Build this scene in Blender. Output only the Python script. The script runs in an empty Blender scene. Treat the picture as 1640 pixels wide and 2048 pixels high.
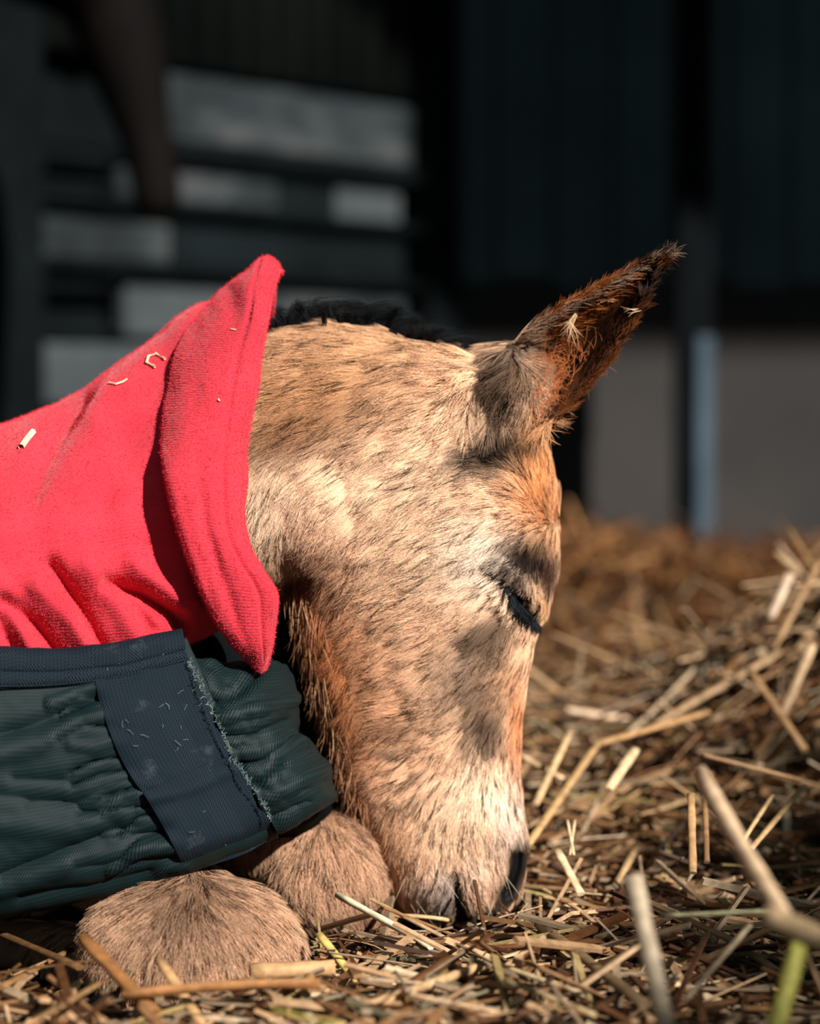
import bpy, bmesh, math, random
import numpy as np
from mathutils import Vector, Matrix, kdtree

random.seed(7)
rng = np.random.default_rng(7)
S = bpy.context.scene
C = S.collection

# ------------------------------------------------------------------ camera
CAM = Vector((0.0, -1.5, 0.315))
FPX = 4950.0
PITCH = math.atan((1024 - 800) / FPX)
cam_d = bpy.data.cameras.new('camera')
cam = bpy.data.objects.new('camera', cam_d)
C.objects.link(cam)
cam.location = CAM
cam.rotation_euler = (math.pi / 2 - PITCH, 0, 0)
cam_d.sensor_fit = 'VERTICAL'
cam_d.sensor_height = 36.0
cam_d.lens = FPX / 2048 * 36.0
cam_d.clip_start = 0.02
cam_d.clip_end = 60
cam_d.dof.use_dof = True
cam_d.dof.focus_distance = 1.395
cam_d.dof.aperture_fstop = 4.4
S.camera = cam

# ------------------------------------------------------------------ light
w = bpy.data.worlds.new('world')
S.world = w
w.use_nodes = True
w.node_tree.nodes['Background'].inputs['Color'].default_value = (0.50, 0.72, 0.80, 1)
w.node_tree.nodes['Background'].inputs['Strength'].default_value = 0.20
sun_d = bpy.data.lights.new('sun', 'SUN')
sun_d.energy = 7.6
sun_d.color = (1.0, 0.94, 0.875)
sun_d.angle = math.radians(0.9)
sun = bpy.data.objects.new('sun', sun_d)
C.objects.link(sun)
SUN_DIR = Vector((-0.50, 0.66, -0.52)).normalized()      # the way the light travels
sun.rotation_euler = SUN_DIR.to_track_quat('-Z', 'Y').to_euler()
sun.location = (2, -3, 3)

S.view_settings.view_transform = 'Standard'
S.view_settings.look = 'None'
S.view_settings.gamma = 1.0
S.view_settings.exposure = 0.0
S.view_settings.use_curve_mapping = False

# ------------------------------------------------------------------ helpers
_cp, _sp = math.cos(PITCH), math.sin(PITCH)


def ray(px, py):
    u = (px - 820.0) / FPX
    v = (1024.0 - py) / FPX
    return Vector((u, _cp + v * _sp, v * _cp - _sp))


def P(px, py, Y=0.0):
    """the point of the plane y = Y that lies under the photograph's pixel"""
    d = ray(px, py)
    return CAM + d * ((Y - CAM.y) / d.y)


def PG(px, py, z=0.0):
    d = ray(px, py)
    return CAM + d * ((z - CAM.z) / d.z)


def PD(px, py, point, normal):
    d = ray(px, py)
    return CAM + d * ((point - CAM).dot(normal) / d.dot(normal))


def proj(co):
    """pixels of an (n,3) array"""
    co = np.asarray(co, dtype=float)
    x = co[:, 0] - CAM.x
    y = co[:, 1] - CAM.y
    z = co[:, 2] - CAM.z
    dep = y * _cp - z * _sp
    up = y * _sp + z * _cp
    return 820 + FPX * x / dep, 1024 - FPX * up / dep


def lin(c):
    return tuple((v / 255 / 12.92) if v / 255 <= 0.04045 else ((v / 255 + 0.055) / 1.055) ** 2.4 for v in c)


def link(name, data, parent=None):
    o = bpy.data.objects.new(name, data)
    C.objects.link(o)
    if parent:
        o.parent = parent
    return o


def tag(o, label=None, cat=None, group=None, kind=None):
    if label: o['label'] = label
    if cat: o['category'] = cat
    if group: o['group'] = group
    if kind: o['kind'] = kind
    return o


def thing(name, label, cat, loc=(0, 0, 0), group=None):
    o = link(name, None)
    o.location = loc
    o.empty_display_size = 0.05
    return tag(o, label, cat, group)


def mesh_obj(name, verts, faces, mat, parent=None, smooth=True):
    me = bpy.data.meshes.new(name)
    me.from_pydata([tuple(v) for v in verts], [], faces)
    me.update()
    if smooth:
        me.polygons.foreach_set('use_smooth', [True] * len(me.polygons))
    if mat: me.materials.append(mat)
    o = link(name, me, parent)
    if parent:
        o.matrix_parent_inverse = Matrix.Translation(-Vector(parent.location))
    return o


class NT:
    def __init__(s, name):
        s.m = bpy.data.materials.new(name)
        s.m.use_nodes = True
        s.t = s.m.node_tree
        s.b = s.t.nodes['Principled BSDF']

    def n(s, typ, **kw):
        nd = s.t.nodes.new(typ)
        for k, v in kw.items():
            if k in nd.inputs.keys():
                nd.inputs[k].default_value = v
            else:
                setattr(nd, k, v)
        return nd

    def l(s, a, b):
        s.t.links.new(a, b)

    def ramp(s, fac, stops):
        r = s.n('ShaderNodeValToRGB')
        e = r.color_ramp.elements
        while len(e) < len(stops): e.new(0.5)
        for el, (p, c) in zip(e, stops):
            el.position = p
            el.color = (*c[:3], 1)
        s.l(fac, r.inputs[0])
        return r.outputs[0]

    def bump(s, h, strength, dist):
        b = s.n('ShaderNodeBump', Strength=strength, Distance=dist)
        s.l(h, b.inputs['Height'])
        s.l(b.outputs[0], s.b.inputs['Normal'])
        return b


def noise_mat(name, stops, scale=8, rough=0.8, detail=6, stretch=(1, 1, 1), bump=0.0, bdist=0.002, spec=0.3, metal=0.0):
    k = NT(name)
    tc = k.n('ShaderNodeTexCoord')
    mp = k.n('ShaderNodeMapping')
    mp.inputs['Scale'].default_value = stretch
    k.l(tc.outputs['Object'], mp.inputs[0])
    no = k.n('ShaderNodeTexNoise', Scale=scale, Detail=detail, Roughness=0.6)
    k.l(mp.outputs[0], no.inputs['Vector'])
    k.l(k.ramp(no.outputs[0], stops), k.b.inputs['Base Color'])
    k.b.inputs['Roughness'].default_value = rough
    k.b.inputs['Specular IOR Level'].default_value = spec
    k.b.inputs['Metallic'].default_value = metal
    if bump:
        k.bump(no.outputs[0], bump, bdist)
    return k.m


# ------------------------------------------------------------------ materials
def attr_mat(name, rough=0.6, spec=0.25, noise=0.0, nscale=200, stretch=None):
    k = NT(name)
    a = k.n('ShaderNodeAttribute', attribute_name='tint')
    col = a.outputs['Color']
    if noise:
        tc = k.n('ShaderNodeTexCoord')
        no = k.n('ShaderNodeTexNoise', Scale=nscale, Detail=4)
        k.l(tc.outputs['Object'], no.inputs['Vector'])
        mx = k.n('ShaderNodeMixRGB', blend_type='MULTIPLY', Fac=noise)
        k.l(col, mx.inputs[1])
        k.l(k.ramp(no.outputs[0], [(0.3, (0.35, 0.3, 0.25)), (0.65, (1.1, 1.05, 1.0))]), mx.inputs[2])
        col = mx.outputs[0]
        k.bump(no.outputs[0], 0.3, 0.001)
    k.l(col, k.b.inputs['Base Color'])
    k.b.inputs['Roughness'].default_value = rough
    k.b.inputs['Specular IOR Level'].default_value = spec
    return k.m


M_hair = attr_mat('foal_hair', 0.55, 0.07)
M_skin = attr_mat('foal_skin', 0.6, 0.12)
M_straw = attr_mat('straw', 0.55, 0.22, 0.6, 160)


def fleece_mat():
    k = NT('red_fleece')
    tc = k.n('ShaderNodeTexCoord')
    uv = k.n('ShaderNodeUVMap', uv_map='UVMap')
    wv = k.n('ShaderNodeTexWave', Scale=165, Distortion=2.2, Detail=2)
    wv.bands_direction = 'Y'
    wv.inputs['Detail Scale'].default_value = 1.5
    k.l(uv.outputs[0], wv.inputs['Vector'])
    no = k.n('ShaderNodeTexNoise', Scale=900, Detail=3)
    k.l(tc.outputs['Object'], no.inputs['Vector'])
    ad = k.n('ShaderNodeMath', operation='ADD')
    k.l(wv.outputs['Fac'], ad.inputs[0])
    k.l(no.outputs[0], ad.inputs[1])
    n2 = k.n('ShaderNodeTexNoise', Scale=22, Detail=4)
    k.l(tc.outputs['Object'], n2.inputs['Vector'])
    k.l(k.ramp(n2.outputs[0], [(0.3, lin((190, 45, 60))), (0.7, lin((208, 58, 73)))]), k.b.inputs['Base Color'])
    k.b.inputs['Roughness'].default_value = 0.95
    k.b.inputs['Specular IOR Level'].default_value = 0.1
    k.b.inputs['Sheen Weight'].default_value = 0.25
    k.b.inputs['Sheen Roughness'].default_value = 0.5
    k.b.inputs['Sheen Tint'].default_value = (1, 0.6, 0.6, 1)
    k.bump(ad.outputs[0], 0.32, 0.0008)
    return k.m


def weave_mat(name, dark, light, scale, spec, rough, herring=False, bump=0.5, wear=None):
    k = NT(name)
    uv = k.n('ShaderNodeUVMap', uv_map='UVMap')
    sx = k.n('ShaderNodeSeparateXYZ')
    k.l(uv.outputs[0], sx.inputs[0])
    if herring:
        # zig-zag: diagonal threads that turn over in bands across the width
        tri = k.n('ShaderNodeMath', operation='PINGPONG')
        tri.inputs[1].default_value = 0.0135
        k.l(sx.outputs[0], tri.inputs[0])
        s = k.n('ShaderNodeMath', operation='ADD')
        k.l(tri.outputs[0], s.inputs[0])
        k.l(sx.outputs[1], s.inputs[1])
    else:
        s = k.n('ShaderNodeMath', operation='ADD')
        k.l(sx.outputs[0], s.inputs[0])
        k.l(sx.outputs[1], s.inputs[1])
    m1 = k.n('ShaderNodeMath', operation='MULTIPLY')
    m1.inputs[1].default_value = scale
    k.l(s.outputs[0], m1.inputs[0])
    sn = k.n('ShaderNodeMath', operation='SINE')
    k.l(m1.outputs[0], sn.inputs[0])
    m2 = k.n('ShaderNodeMath', operation='MULTIPLY')
    m2.inputs[1].default_value = scale * 0.8
    k.l(sx.outputs[0 if herring else 1], m2.inputs[0])
    s2 = k.n('ShaderNodeMath', operation='SINE')
    k.l(m2.outputs[0], s2.inputs[0])
    ad = k.n('ShaderNodeMath', operation='MULTIPLY_ADD')
    k.l(sn.outputs[0], ad.inputs[0])
    ad.inputs[1].default_value = 0.35
    ad.inputs[2].default_value = 0.5
    ad2 = k.n('ShaderNodeMath', operation='MULTIPLY_ADD')
    k.l(s2.outputs[0], ad2.inputs[0])
    ad2.inputs[1].default_value = 0.15
    k.l(ad.outputs[0], ad2.inputs[2])
    col = k.ramp(ad2.outputs[0], [(0.2, dark), (0.85, light)])
    if wear:
        tc = k.n('ShaderNodeTexCoord')
        no = k.n('ShaderNodeTexNoise', Scale=38, Detail=8, Roughness=0.75)
        k.l(tc.outputs['Object'], no.inputs['Vector'])
        mask = k.ramp(no.outputs[0], [(0.58, (0, 0, 0)), (0.80, (0.55, 0.55, 0.55))])
        mx = k.n('ShaderNodeMixRGB')
        k.l(mask, mx.inputs[0])
        k.l(col, mx.inputs[1])
        mx.inputs[2].default_value = (*wear, 1)
        col = mx.outputs[0]
    k.l(col, k.b.inputs['Base Color'])
    k.b.inputs['Roughness'].default_value = rough
    k.b.inputs['Specular IOR Level'].default_value = spec
    k.bump(ad2.outputs[0], bump, 0.0006)
    return k.m


M_fleece = fleece_mat()
M_nylon = weave_mat('green_nylon', lin((3, 12, 13)), lin((18, 41, 43)), 4200, 0.2, 0.6, bump=0.35)
M_navy = weave_mat('navy_webbing', lin((3, 10, 17)), lin((20, 38, 50)), 3800, 0.2, 0.75, herring=True, bump=0.7, wear=lin((84, 94, 102)))
M_thread = noise_mat('thread', [(0.3, lin((14, 26, 36))), (0.7, lin((40, 56, 66)))], 300)
M_threadpale = noise_mat('pale_thread', [(0.3, lin((80, 105, 105))), (0.7, lin((150, 165, 160)))], 300)
M_wall = noise_mat('dusty_wall', [(0.25, lin((34, 33, 33))), (0.5, lin((48, 46, 45))), (0.75, lin((60, 57, 55)))], 1.6, 0.9, bump=0.3, bdist=0.01)
M_board = noise_mat('grey_board', [(0.36, lin((18, 25, 28))), (0.5, lin((36, 45, 48))), (0.64, lin((66, 69, 70)))], 5.0, 0.8, stretch=(1.0, 1.0, 2.2), bump=0.2)  # weathered grey, mottled to mimic dappled sun
M_boardshade = noise_mat('shaded_board', [(0.34, lin((9, 14, 16))), (0.68, lin((20, 27, 29)))], 4.0, 0.9, spec=0.06)  # shadow on the boards, put into the colour
M_boardlit = noise_mat('sunlit_board', [(0.3, lin((42, 51, 55))), (0.68, lin((70, 76, 78)))], 5.0, 0.75)  # sun patches on the boards, put into the colour
M_rail = noise_mat('dark_rail', [(0.3, lin((7, 11, 12))), (0.7, lin((14, 19, 21)))], 12, 0.9, spec=0.05)
M_sheet = noise_mat('corrugated_sheet', [(0.3, lin((12, 17, 16))), (0.7, lin((24, 29, 27)))], 3, 0.8, spec=0.1)
M_plank = noise_mat('black_plank', [(0.3, lin((60, 76, 80))), (0.7, lin((78, 96, 100)))], 3, 0.9, spec=0.1)
M_post = noise_mat('dark_steel', [(0.3, lin((6, 9, 11))), (0.7, lin((14, 18, 21)))], 10, 0.85, spec=0.05)
M_skytint = noise_mat('sky_tinted_steel', [(0.3, lin((44, 62, 74))), (0.7, lin((76, 92, 104)))], 9, 0.5)  # sky reflection painted as a blue tone
M_soil = noise_mat('soil', [(0.3, lin((18, 12, 8))), (0.7, lin((52, 36, 22)))], 60, 0.95, bump=0.6, bdist=0.01)
M_roof = noise_mat('roof_sheet', [(0.3, lin((40, 44, 44))), (0.7, lin((60, 64, 64)))], 4, 0.7)
M_bay = noise_mat('dark_bay_coat', [(0.35, lin((9, 8, 8))), (0.6, lin((14, 10, 8))), (0.72, lin((70, 48, 34)))], 9, 0.8, spec=0.06)  # brown stop paints sheen highlights on the dark coat
M_hoof = noise_mat('hoof', [(0.3, lin((14, 12, 11))), (0.7, lin((34, 30, 27)))], 30, 0.5)
M_black = noise_mat('black_skin', [(0.3, lin((12, 13, 14))), (0.7, lin((30, 31, 33)))], 120, 0.35, spec=0.5)

# ------------------------------------------------------------------ the ground
def smooth(a, b, x):
    t = np.clip((x - a) / (b - a), 0, 1)
    return t * t * (3 - 2 * t)


def ground_z(x, y):
    x = np.asarray(x, float)
    y = np.asarray(y, float)
    z = 0.006 * np.sin(x * 21 + 1.3) * np.sin(y * 17 + 0.4) + 0.004 * np.sin(x * 47 + y * 31) - 0.018
    # the heap on the right, half a metre behind the muzzle
    z = z + 0.175 * np.exp(-(((x - 0.50) / 0.20) ** 2 + ((y - 0.58) / 0.26) ** 2))
    z = z + 0.045 * smooth(0.05, 0.40, y) * np.exp(-((y - 0.6) / 0.4) ** 2) * smooth(-0.1, 0.2, x)
    # the bank of old straw in front of the wall
    bank = smooth(1.25, 1.55, y) * (1 - smooth(2.3, 2.9, y))
    z = z + bank * (0.085 + 0.015 * np.sin(x * 9)) * (1 - smooth(0.62, 0.95, x)) * smooth(-0.6, 0.0, x)
    return z


gx = np.concatenate([np.linspace(-3, -0.7, 24)[:-1], np.linspace(-0.7, 1.1, 120), np.linspace(1.1, 3.5, 24)[1:]])
gy = np.concatenate([np.linspace(-2.6, -0.7, 16)[:-1], np.linspace(-0.7, 1.2, 110), np.linspace(1.2, 3.6, 60)[1:]])
GX, GY = np.meshgrid(gx, gy)
GZ = ground_z(GX, GY) - 0.006
nx, ny = len(gx), len(gy)
floor = mesh_obj('floor', np.stack([GX.ravel(), GY.ravel(), GZ.ravel()], 1),
                 [(j * nx + i, j * nx + i + 1, (j + 1) * nx + i + 1, (j + 1) * nx + i) for j in range(ny - 1) for i in range(nx - 1)], M_soil)
tag(floor, 'dark earth floor under the straw', None, kind='structure')


def box_between(name, a, b, up, h, t, mat, parent=None, taper=0.0, bev=0.004):
    """a board from a to b (its lower edge), h high along up, t thick"""
    a, b, up = Vector(a), Vector(b), Vector(up).normalized()
    d = (b - a).normalized()
    nrm = d.cross(up).normalized()
    bm = bmesh.new()
    vs = []
    for p in (a, b):
        for (uu, tt) in ((0, -0.5), (0, 0.5), (1, 0.5), (1, -0.5)):
            vs.append(bm.verts.new(p + up * h * uu + nrm * t * tt))
    for f in ((0, 1, 2, 3), (7, 6, 5, 4), (0, 4, 5, 1), (1, 5, 6, 2), (2, 6, 7, 3), (3, 7, 4, 0)):
        bm.faces.new([vs[i] for i in f])
    bmesh.ops.recalc_face_normals(bm, faces=bm.faces)
    if bev:
        bmesh.ops.bevel(bm, geom=bm.edges[:], offset=min(bev, h * .3, t * .3), segments=1, affect='EDGES')
    me = bpy.data.meshes.new(name)
    bm.to_mesh(me)
    bm.free()
    me.materials.append(mat)
    o = link(name, me, parent)
    if parent:
        o.matrix_parent_inverse = Matrix.Translation(-Vector(parent.location))
    return o


# ------------------------------------------------------------------ the shelter behind
YB = 3.5
# back wall with a dark upper boarding
wall_back = box_between('wall_back', (0.02, YB + 0.06, -0.05), (2.6, YB + 0.06, -0.05), (0, 0, 1), 3.3, 0.1, M_wall)
tag(wall_back, 'dusty grey brown wall behind the straw bank', kind='structure')

WA = P(350, 800, 2.9)
WB = P(880, 800, 3.5)
WA.z = WB.z = 0
wd = (WB - WA).normalized()
wn = wd.cross(Vector((0, 0, 1))).normalized()
if wn.y > 0: wn = -wn


def W(px, py, off=0.0):
    return PD(px, py, WA + wn * off, wn)


wl_start = WA - wd * 2.6
wall_left = box_between('wall_left', wl_start - wn * 0.07 + Vector((0, 0, -0.05)), WB - wn * 0.07 + Vector((0, 0, -0.05)), (0, 0, 1), 3.25, 0.05, M_rail)
tag(wall_left, 'dark timber wall faced with grey horizontal boards', kind='structure')


def board(pxa, pxb, ya0, yb0, ya1, yb1, mat):
    """a board of the left wall between two pixel columns; y's are top/bottom at column 350 and 880"""
    f = lambda px, y350, y880: y350 + (y880 - y350) * (px - 350) / 530.0
    a0, a1 = W(pxa, f(pxa, ya0, ya1)), W(pxa, f(pxa, yb0, yb1))
    b1 = W(pxb, f(pxb, yb0, yb1))
    a1.z = b1.z = (a1.z + b1.z) / 2
    return box_between('board', a1, b1, (0, 0, 1), max(0.01, a0.z - a1.z), 0.03, mat, wall_left)


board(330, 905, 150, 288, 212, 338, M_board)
board(-120, 205, 250, 392, 0, 440, M_boardshade)
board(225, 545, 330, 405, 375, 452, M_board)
board(548, 660, 336, 412, 378, 458, M_boardshade)  # dark and pale pieces follow painted shadows and sun patches
board(663, 790, 336, 412, 378, 458, M_boardlit)
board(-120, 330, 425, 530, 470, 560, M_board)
board(333, 800, 430, 535, 474, 562, M_boardshade)
board(-120, 238, 552, 672, 0, 690, M_boardshade)
board(241, 520, 556, 676, 585, 690, M_boardlit)
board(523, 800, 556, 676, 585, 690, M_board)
board(-120, 800, 690, 810, 700, 812, M_boardlit)
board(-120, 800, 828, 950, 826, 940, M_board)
# rails proud of the boards
for (y0, y1, y2, y3) in ((290, 326, 340, 372), (408, 428, 456, 472), (534, 553, 563, 584)):
    a1 = W(-150, y1 + (y3 - y1) * (-500) / 530.0, 0.035)
    a0 = W(-150, y0 + (y2 - y0) * (-500) / 530.0, 0.035)
    b1 = W(895, y3, 0.035)
    a1.z = b1.z = (W(350, y1, 0.035).z + b1.z) / 2
    h = W(350, y0, 0.035).z - W(350, y1, 0.035).z
    box_between('rail', a1, b1, (0, 0, 1), h, 0.03, M_rail, wall_left)
# dark end post of the boards, nearer on the left
ep = W(-45, 800)
box_between('end_post', ep + wn * 0.08 - wd * 0.09 + Vector((0, 0, -0.4)), ep + wn * 0.08 + wd * 0.045 + Vector((0, 0, -0.4)), (0, 0, 1), 3.3, 0.07, M_rail, wall_left)
# corner post
cpst = W(845, 800)
box_between('corner_post', cpst + wn * 0.03 - wd * 0.05 + Vector((0, 0, -0.8)), cpst + wn * 0.03 + wd * 0.05 + Vector((0, 0, -0.8)), (0, 0, 1), 3.0, 0.06, M_rail, wall_left)
# corrugated sheet above the boards
vs, fs = [], []
z0, z1 = W(350, 132).z, 3.15
nseg = 400
for i in range(nseg + 1):
    t = i / nseg
    p = wl_start.lerp(WB, t)
    o_ = 0.010 * math.sin(t * (WB - wl_start).length / 0.076 * 2 * math.pi)
    q = p + wn * (0.02 + o_)
    vs += [(q.x, q.y, z0), (q.x, q.y, z1)]
    if i: fs.append((2 * i - 2, 2 * i, 2 * i + 1, 2 * i - 1))
sh = mesh_obj('corrugated_sheet', vs, fs, M_sheet, wall_left)
md = sh.modifiers.new('s', 'SOLIDIFY'); md.thickness = 0.002
# plank door on the back wall, dark
for i in range(7):
    x0 = 0.055 + i * 0.118
    z0 = 0.55 + 0.012 * math.sin(i * 2.1)
    box_between('plank', (x0, YB - 0.005, z0), (x0 + 0.112, YB - 0.005, z0), (0, 0, 1), 2.6, 0.022, M_plank, wall_back)
# the post
post = thing('steel_post', 'dark steel post with sky reflection painted blue on one face in front of the grey wall', 'post', (P(1388, 1040, 3.2).x, 3.2, 0))
px0, px1, px2 = P(1352, 800, 3.2).x, P(1391, 800, 3.2).x, P(1424, 800, 3.2).x
box_between('upright', (px0, 3.22, -0.02), (px1, 3.22, -0.02), (0, 0, 1), 3.1, 0.06, M_post, post)
zt = P(1400, 672, 3.2).z
box_between('sky_tinted_plate', (px1 + 0.001, 3.215, 0.0), (px2, 3.215, 0.0), (0, 0, 1), zt, 0.05, M_skytint, post)  # blue only up to where the painted sky reflection ends
box_between('upper_plate', (px1 + 0.001, 3.225, zt + 0.002), (px2, 3.225, zt + 0.002), (0, 0, 1), 3.08 - zt, 0.04, M_post, post)
# roof
vs, fs = [], []
for i in range(161):
    x = -3.2 + i * 6.2 / 160
    zz = 0.018 * math.sin(i * math.pi / 2)
    vs += [(x, 0.62, 3.16 + zz), (x, 3.8, 3.30 + zz)]
    if i: fs.append((2 * i - 2, 2 * i, 2 * i + 1, 2 * i - 1))
roof = mesh_obj('ceiling', vs, fs, M_roof)
md = roof.modifiers.new('s', 'SOLIDIFY'); md.thickness = 0.01
tag(roof, 'corrugated shelter roof', kind='structure')
added_shade = box_between('shade_board_1', (2.12, 0.60, 2.72), (3.4, 0.60, 2.72), (0, 0, 1), 0.47, 0.03, M_roof)  # added out of view to keep sun off the upper back wall
tag(added_shade, 'unseen board added under the shelter roof edge to shade the back wall', kind='structure')
# unseen pales added to the right behind the camera to shade the nearest straw
shade_screen = box_between('shade_screen', (1.45, -2.43, 0.3), (3.4, -2.43, 0.3), (0, 0, 1), 0.09, 0.03, M_roof)
tag(shade_screen, 'unseen board screen added to shade the straw, with a rising top', kind='structure')
for i in range(16):
    xx = 1.45 + i * 0.122
    box_between('pale', (xx, -2.40, -0.03), (xx + 0.104, -2.40, -0.03), (0, 0, 1), min(2.6, 1.63 + 0.85 * (xx + .05 - 1.62)) + 0.02 * math.sin(i * 2.7), 0.02, M_roof, shade_screen)
wall_far = box_between('wall_side', (-2.3, -0.4, -0.05), (-2.3, 1.3, -0.05), (0, 0, 1), 3.2, 0.06, M_rail)
tag(wall_far, 'dark side wall of the shelter', kind='structure')

# ------------------------------------------------------------------ generic surfaces
def catmull(p0, p1, p2, p3, t):
    return 0.5 * ((2 * p1) + (-p0 + p2) * t + (2 * p0 - 5 * p1 + 4 * p2 - p3) * t * t + (-p0 + 3 * p1 - 3 * p2 + p3) * t ** 3)


def spline(pts, n):
    """n points along a Catmull-Rom spline through the rows of pts (k, ...)"""
    pts = np.asarray(pts, float)
    k = len(pts)
    ext = np.concatenate([[2 * pts[0] - pts[1]], pts, [2 * pts[-1] - pts[-2]]])
    out = []
    for i in range(n):
        u = i / (n - 1) * (k - 1)
        j = min(int(u), k - 2)
        out.append(catmull(ext[j], ext[j + 1], ext[j + 2], ext[j + 3], u - j))
    return np.array(out)


def grid_surface(ctrl, nu, nv):
    """ctrl[r][c] = 3-D point; returns (nv, nu, 3)"""
    ctrl = np.asarray(ctrl, float)
    rows = np.stack([spline(r, nu) for r in ctrl])
    return np.stack([spline(rows[:, i], nv) for i in range(nu)], 1)


def grid_normals(G):
    du = np.gradient(G, axis=1)
    dv = np.gradient(G, axis=0)
    n = np.cross(du, dv)
    return n / (np.linalg.norm(n, axis=2, keepdims=True) + 1e-12)


def grid_obj(name, G, mat, parent=None, thick=0.004, offset=-1, closed_v=False, sub=0):
    nv, nu = G.shape[:2]
    fs = [(j * nu + i, j * nu + i + 1, (j + 1) * nu + i + 1, (j + 1) * nu + i) for j in range(nv - 1) for i in range(nu - 1)]
    o = mesh_obj(name, G.reshape(-1, 3), fs, mat, parent)
    # uv in metres, so that weaves keep their size
    du = np.concatenate([np.zeros((nv, 1)), np.cumsum(np.linalg.norm(np.diff(G, axis=1), axis=2), 1)], 1)
    dv = np.concatenate([np.zeros((1, nu)), np.cumsum(np.linalg.norm(np.diff(G, axis=0), axis=2), 0)], 0)
    du = np.broadcast_to(du.mean(0, keepdims=True), du.shape)
    dv = np.broadcast_to(dv.mean(1, keepdims=True), dv.shape)
    uvs = np.stack([du, dv], 2).reshape(-1, 2)
    lay = o.data.uv_layers.new(name='UVMap')
    idx = np.empty(len(o.data.loops), np.int32)
    o.data.loops.foreach_get('vertex_index', idx)
    lay.data.foreach_set('uv', uvs[idx].ravel())
    if thick:
        md = o.modifiers.new('thickness', 'SOLIDIFY')
        md.thickness = thick
        md.offset = offset
    if sub:
        md = o.modifiers.new('round', 'SUBSURF')
        md.levels = md.render_levels = sub
    return o


def vnoise(x, y, seed=0):
    """smooth value noise in two dimensions, about -1..1"""
    xi, yi = np.floor(x).astype(np.int64), np.floor(y).astype(np.int64)
    fx, fy = x - xi, y - yi
    fx, fy = fx * fx * (3 - 2 * fx), fy * fy * (3 - 2 * fy)

    def h(a, b):
        v = (a * 374761393 + b * 668265263 + seed * 982451653) & 0x7fffffff
        v = ((v ^ (v >> 13)) * 1274126177) & 0x7fffffff
        return (v & 0xffff) / 32767.5 - 1
    return (h(xi, yi) * (1 - fx) + h(xi + 1, yi) * fx) * (1 - fy) + (h(xi, yi + 1) * (1 - fx) + h(xi + 1, yi + 1) * fx) * fy


def seg_dist(X, Z, poly):
    d = np.full(np.shape(X), 1e9)
    for (ax, az), (bx, bz) in zip(poly[:-1], poly[1:]):
        vx, vz = bx - ax, bz - az
        t = np.clip(((X - ax) * vx + (Z - az) * vz) / (vx * vx + vz * vz + 1e-9), 0, 1)
        d = np.minimum(d, np.hypot(X - ax - t * vx, Z - az - t * vz))
    return d


# ------------------------------------------------------------------ the foal
foal = thing('foal', 'tan foal asleep with its muzzle on the straw, wearing a red collar and green rug', 'foal', (-0.05, 0.0, 0.0))


def loft(sections, nseg=28, ycen=0.0, power=2.3):
    """closed loft; section = (a_px, b_px, half depth[, y centre])"""
    bm = bmesh.new()
    rings = []
    for s in sections:
        yc = s[3] if len(s) > 3 else ycen
        A, B = P(*s[0], yc), P(*s[1], yc)
        c, hx = (A + B) / 2, (A - B) / 2
        ring = []
        for i in range(nseg):
            a = 2 * math.pi * i / nseg
            ca, sa = math.cos(a), math.sin(a)
            ca = math.copysign(abs(ca) ** (2 / power), ca)
            sa = math.copysign(abs(sa) ** (2 / power), sa)
            ring.append(bm.verts.new(c + hx * ca + Vector((0, s[2] * sa, 0))))
        rings.append(ring)
    for r0, r1 in zip(rings[:-1], rings[1:]):
        for i in range(nseg):
            j = (i + 1) % nseg
            bm.faces.new((r0[i], r0[j], r1[j], r1[i]))
    bm.faces.new(rings[0][::-1])
    bm.faces.new(rings[-1])
    bmesh.ops.recalc_face_normals(bm, faces=bm.faces)
    return bm


def blob(cx, cy, Y, rx, ry, rd, ang=0.0):
    """ellipsoid: centre pixel and depth, semi-axes in pixels, depth semi-axis in metres"""
    c = P(cx, cy, Y)
    k = (Y - CAM.y) / FPX
    bm = bmesh.new()
    bmesh.ops.create_icosphere(bm, subdivisions=4, radius=1.0)
    R = Matrix.Rotation(ang, 4, 'Y')
    for v in bm.verts:
        q = R @ Vector((v.co.x * rx * k, v.co.y * rd, v.co.z * ry * k))
        v.co = c + q
    return bm


def limb(pts, n=20):
    """closed tube through (px, py, Y, r_px)"""
    ctrl = []
    for (px, py, Y, r) in pts:
        p = P(px, py, Y)
        ctrl.append((p.x, p.y, p.z, r * (Y - CAM.y) / FPX))
    sp = spline(ctrl, 8 * len(pts))
    bm = bmesh.new()
    rings = []
    for i, q in enumerate(sp):
        t = Vector(sp[min(i + 1, len(sp) - 1)][:3]) - Vector(sp[max(i - 1, 0)][:3])
        t.normalize()
        a = t.orthogonal().normalized() if i == 0 else (a - t * a.dot(t)).normalized()
        b = t.cross(a)
        rings.append([bm.verts.new(Vector(q[:3]) + (a * math.cos(k * 2 * math.pi / n) + b * math.sin(k * 2 * math.pi / n)) * max(q[3], 1e-3)) for k in range(n)])
    for r0, r1 in zip(rings[:-1], rings[1:]):
        for i in range(n):
            j = (i + 1) % n
            bm.faces.new((r0[i], r0[j], r1[j], r1[i]))
    bm.faces.new(rings[0][::-1])
    bm.faces.new(rings[-1])
    bmesh.ops.recalc_face_normals(bm, faces=bm.faces)
    return bm


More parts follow.
